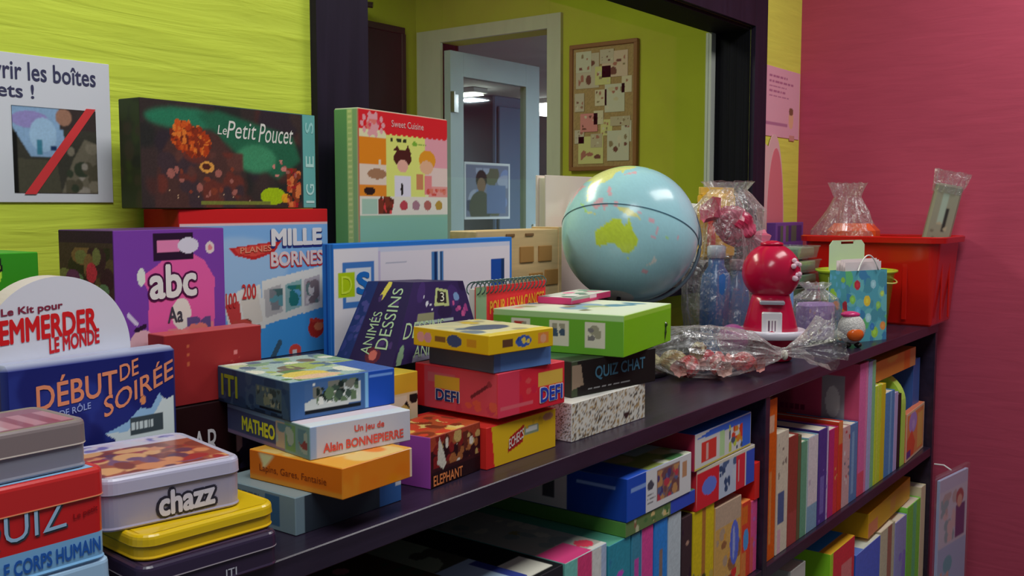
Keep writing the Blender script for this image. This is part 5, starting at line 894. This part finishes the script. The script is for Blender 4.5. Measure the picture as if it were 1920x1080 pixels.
bk('steel blue book right of the olive yellow book', 3.041, 3.132, -.168, Cv(.09, .26, d(60, 105, 150), 300).rect(.5, 0, .7, 1, d(90, 130, 165)))
bk('slim lilac grey book right of the steel blue book', 3.135, 3.170, -.180, d(140, 130, 165))
bk('slim black book left of the round-topped lime book', 3.173, 3.205, -.190, d(24, 24, 26))
t = empty('round_topped_book', (3.233, YF+.10, FL), 'lime green book with a rounded top behind the black book', 'book')
m = MB(); m.prism([(-.10, 0), (.10, 0), (.10, .20)]+[(.10*math.cos(a), .20+.098*math.sin(a)) for a in [PI*k/20 for k in range(1, 20)]]+[(-.10, .20)], 'x', -.022, .022, d(150, 190, 60), d(140, 170, 70)); m.build('cover', 'card', t)
q = MB(); q.prism([(.094*math.cos(a), .2+.094*math.sin(a)) for a in [PI*k/20 for k in range(21)]]+[(-.094, .004), (.094, .004)], 'x', -.016, .016, d(180, 185, 150)); q.build('pages', 'paper', t)
box('cardboard_carton', 'flat brown cardboard carton lying on top of the books by the end panel', 'carton', (2.945, -.480), .47, .20, .062, 0, -.1295, d(180, 115, 45), {'front': Cv(.47, .062, d(185, 120, 48), 240).rect(.72, 0, .86, 1, d(175, 90, 30)).rect(.86, 0, 1, 1, d(160, 115, 70)).ell(.45, .9, .12, .2, d(190, 150, 60)).blur(2)})
bk('tall dark blue book against the end panel', 3.42, 3.50, -.115, d(50, 76, 130), dy=.024, D=.2)
cb = Cv(.215, .165, d(205, 130, 80), 320).ell(.35, .75, .22, .22, d(130, 110, 165)).ell(.38, .7, .08, .1, d(170, 150, 200)).poly([(0, .0), (0, .4), (.3, .6), (.5, .3), (.4, 0)], d(215, 90, 60)).rect(0, 0, .25, .2, d(80, 50, 110)).rect(.62, .1, .92, .85, d(205, 165, 90)).frame(0, 0, 1, 1, .05, d(205, 180, 150))
box('picture_book', 'colourful orange and lilac picture book facing out near the end panel', 'book', (3.262, -.500), .262, .02, .160, 3, FL, d(190, 110, 80), {'front': cb})

# lowest row on the right
Z3 = -.8995
def low(name, label, cat, x0, x1, zt, D, spine, **kw): return upright(name, label, cat, x0, x1, zt, D, spine, zf=Z3, **kw)
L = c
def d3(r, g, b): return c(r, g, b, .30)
low('book', 'pale grey book lowest at the left under the right compartment', 'book', 2.30, 2.40, -.500, .2, d3(120, 120, 115), pages=True)
low('game_carton', 'red and green box with blue top under the right compartment', 'game box', 2.585, 2.786, -.538, .28, Cv(.2, .36, d3(190, 50, 60), 260).rect(.45, 0, .9, .85, d3(205, 120, 120)).rect(0, .0, .1, 1, d3(110, 140, 30)), top=Cv(.2, .28, d3(40, 110, 160), 260).rect(0, 0, 1, .12, d3(200, 150, 40)).rect(0, .7, 1, 1, d3(40, 120, 100)), side=d3(100, 150, 30))
low('game_carton', 'blue box with white top edge right of the red and green box', 'game box', 2.80, 3.030, -.603, .26, Cv(.23, .3, d3(60, 75, 150), 260).rect(0, 0, 1, .3, d3(120, 90, 70)), top=Cv(.23, .26, d3(60, 80, 130)).rect(.3, 0, 1, .5, d3(190, 195, 180)), side=d3(30, 60, 130))
low('book', 'olive grey book right of the blue box on the lowest shelf', 'book', 3.034, 3.180, -.598, .24, Cv(.14, .3, d3(130, 125, 105), 260).rect(.5, 0, .8, 1, d3(110, 70, 60)), pages=True)
low('book', 'lavender book left of the bright green one on the lowest shelf', 'book', 3.184, 3.312, -.609, .24, Cv(.12, .29, d3(130, 130, 175), 260).blobs(5, [d3(100, 90, 150)], .1, .2, 2), pages=True)
low('book', 'bright green book on the lowest shelf', 'book', 3.316, 3.475, -.592, .24, Cv(.16, .3, d3(100, 165, 60), 260).rect(.45, 0, .7, 1, d3(70, 130, 90)), pages=True)
low('book', 'cream book last in the lowest row by the magazine', 'book', 3.478, 3.536, -.560, .24, d3(190, 180, 150), pages=True)
box('game_carton', 'amber yellow box lying on the books of the lowest shelf', 'game box', (2.93, -.490), .50, .26, .075, 2, -.5905, d3(205, 150, 30), {'front': Cv(.5, .075, d3(205, 160, 40), 240).rect(0, 0, .2, .6, d3(205, 130, 90)).rect(.5, .2, .62, .8, d3(180, 130, 60))})
# magazine in a clear sleeve, standing on the floor beyond the shelf end
t = empty('magazine', (3.285, -.640, -.855), 'magazine in a clear sleeve hanging out by the pink wall', 'magazine', -8)
mg = Cv(.23, .42, d3(120, 135, 160), 300).rect(0, .90, 1, 1, d3(150, 150, 170)).rect(0, .46, 1, .90, d3(130, 130, 140)).blobs(24, [d3(120, 110, 110), d3(90, 110, 115), d3(170, 150, 150)], .05, .1, 3, (.05, .48, .6, .88)).rect(.58, .48, .92, .74, d3(60, 30, 70)).ell(.72, .80, .14, .07, d3(110, 50, 50)).ell(.72, .77, .09, .05, d3(205, 160, 140)).ell(.35, .30, .16, .07, d3(60, 110, 120)).blobs(8, [d3(190, 150, 140), d3(150, 110, 100)], .04, .07, 6, (.1, .14, .4, .26)).rect(.05, .03, .7, .05, d3(60, 70, 120)).blur(1)
MB().cbox(.225, .010, .405, d3(130, 140, 165), {'front': mg}, .001, (0, 0, .004)).build('magazine_block', 'card', t)
q = MB(); q.cbox(.245, .014, .425, WHITE, r=.001); q.build('sleeve', 'sleeve', t)
MB().tube([(.0, .006, .42), (.0, .03, .432), (.0, .06, .43)], .0025, d(180, 180, 180), 6).build('hanger', 'plastic', t)
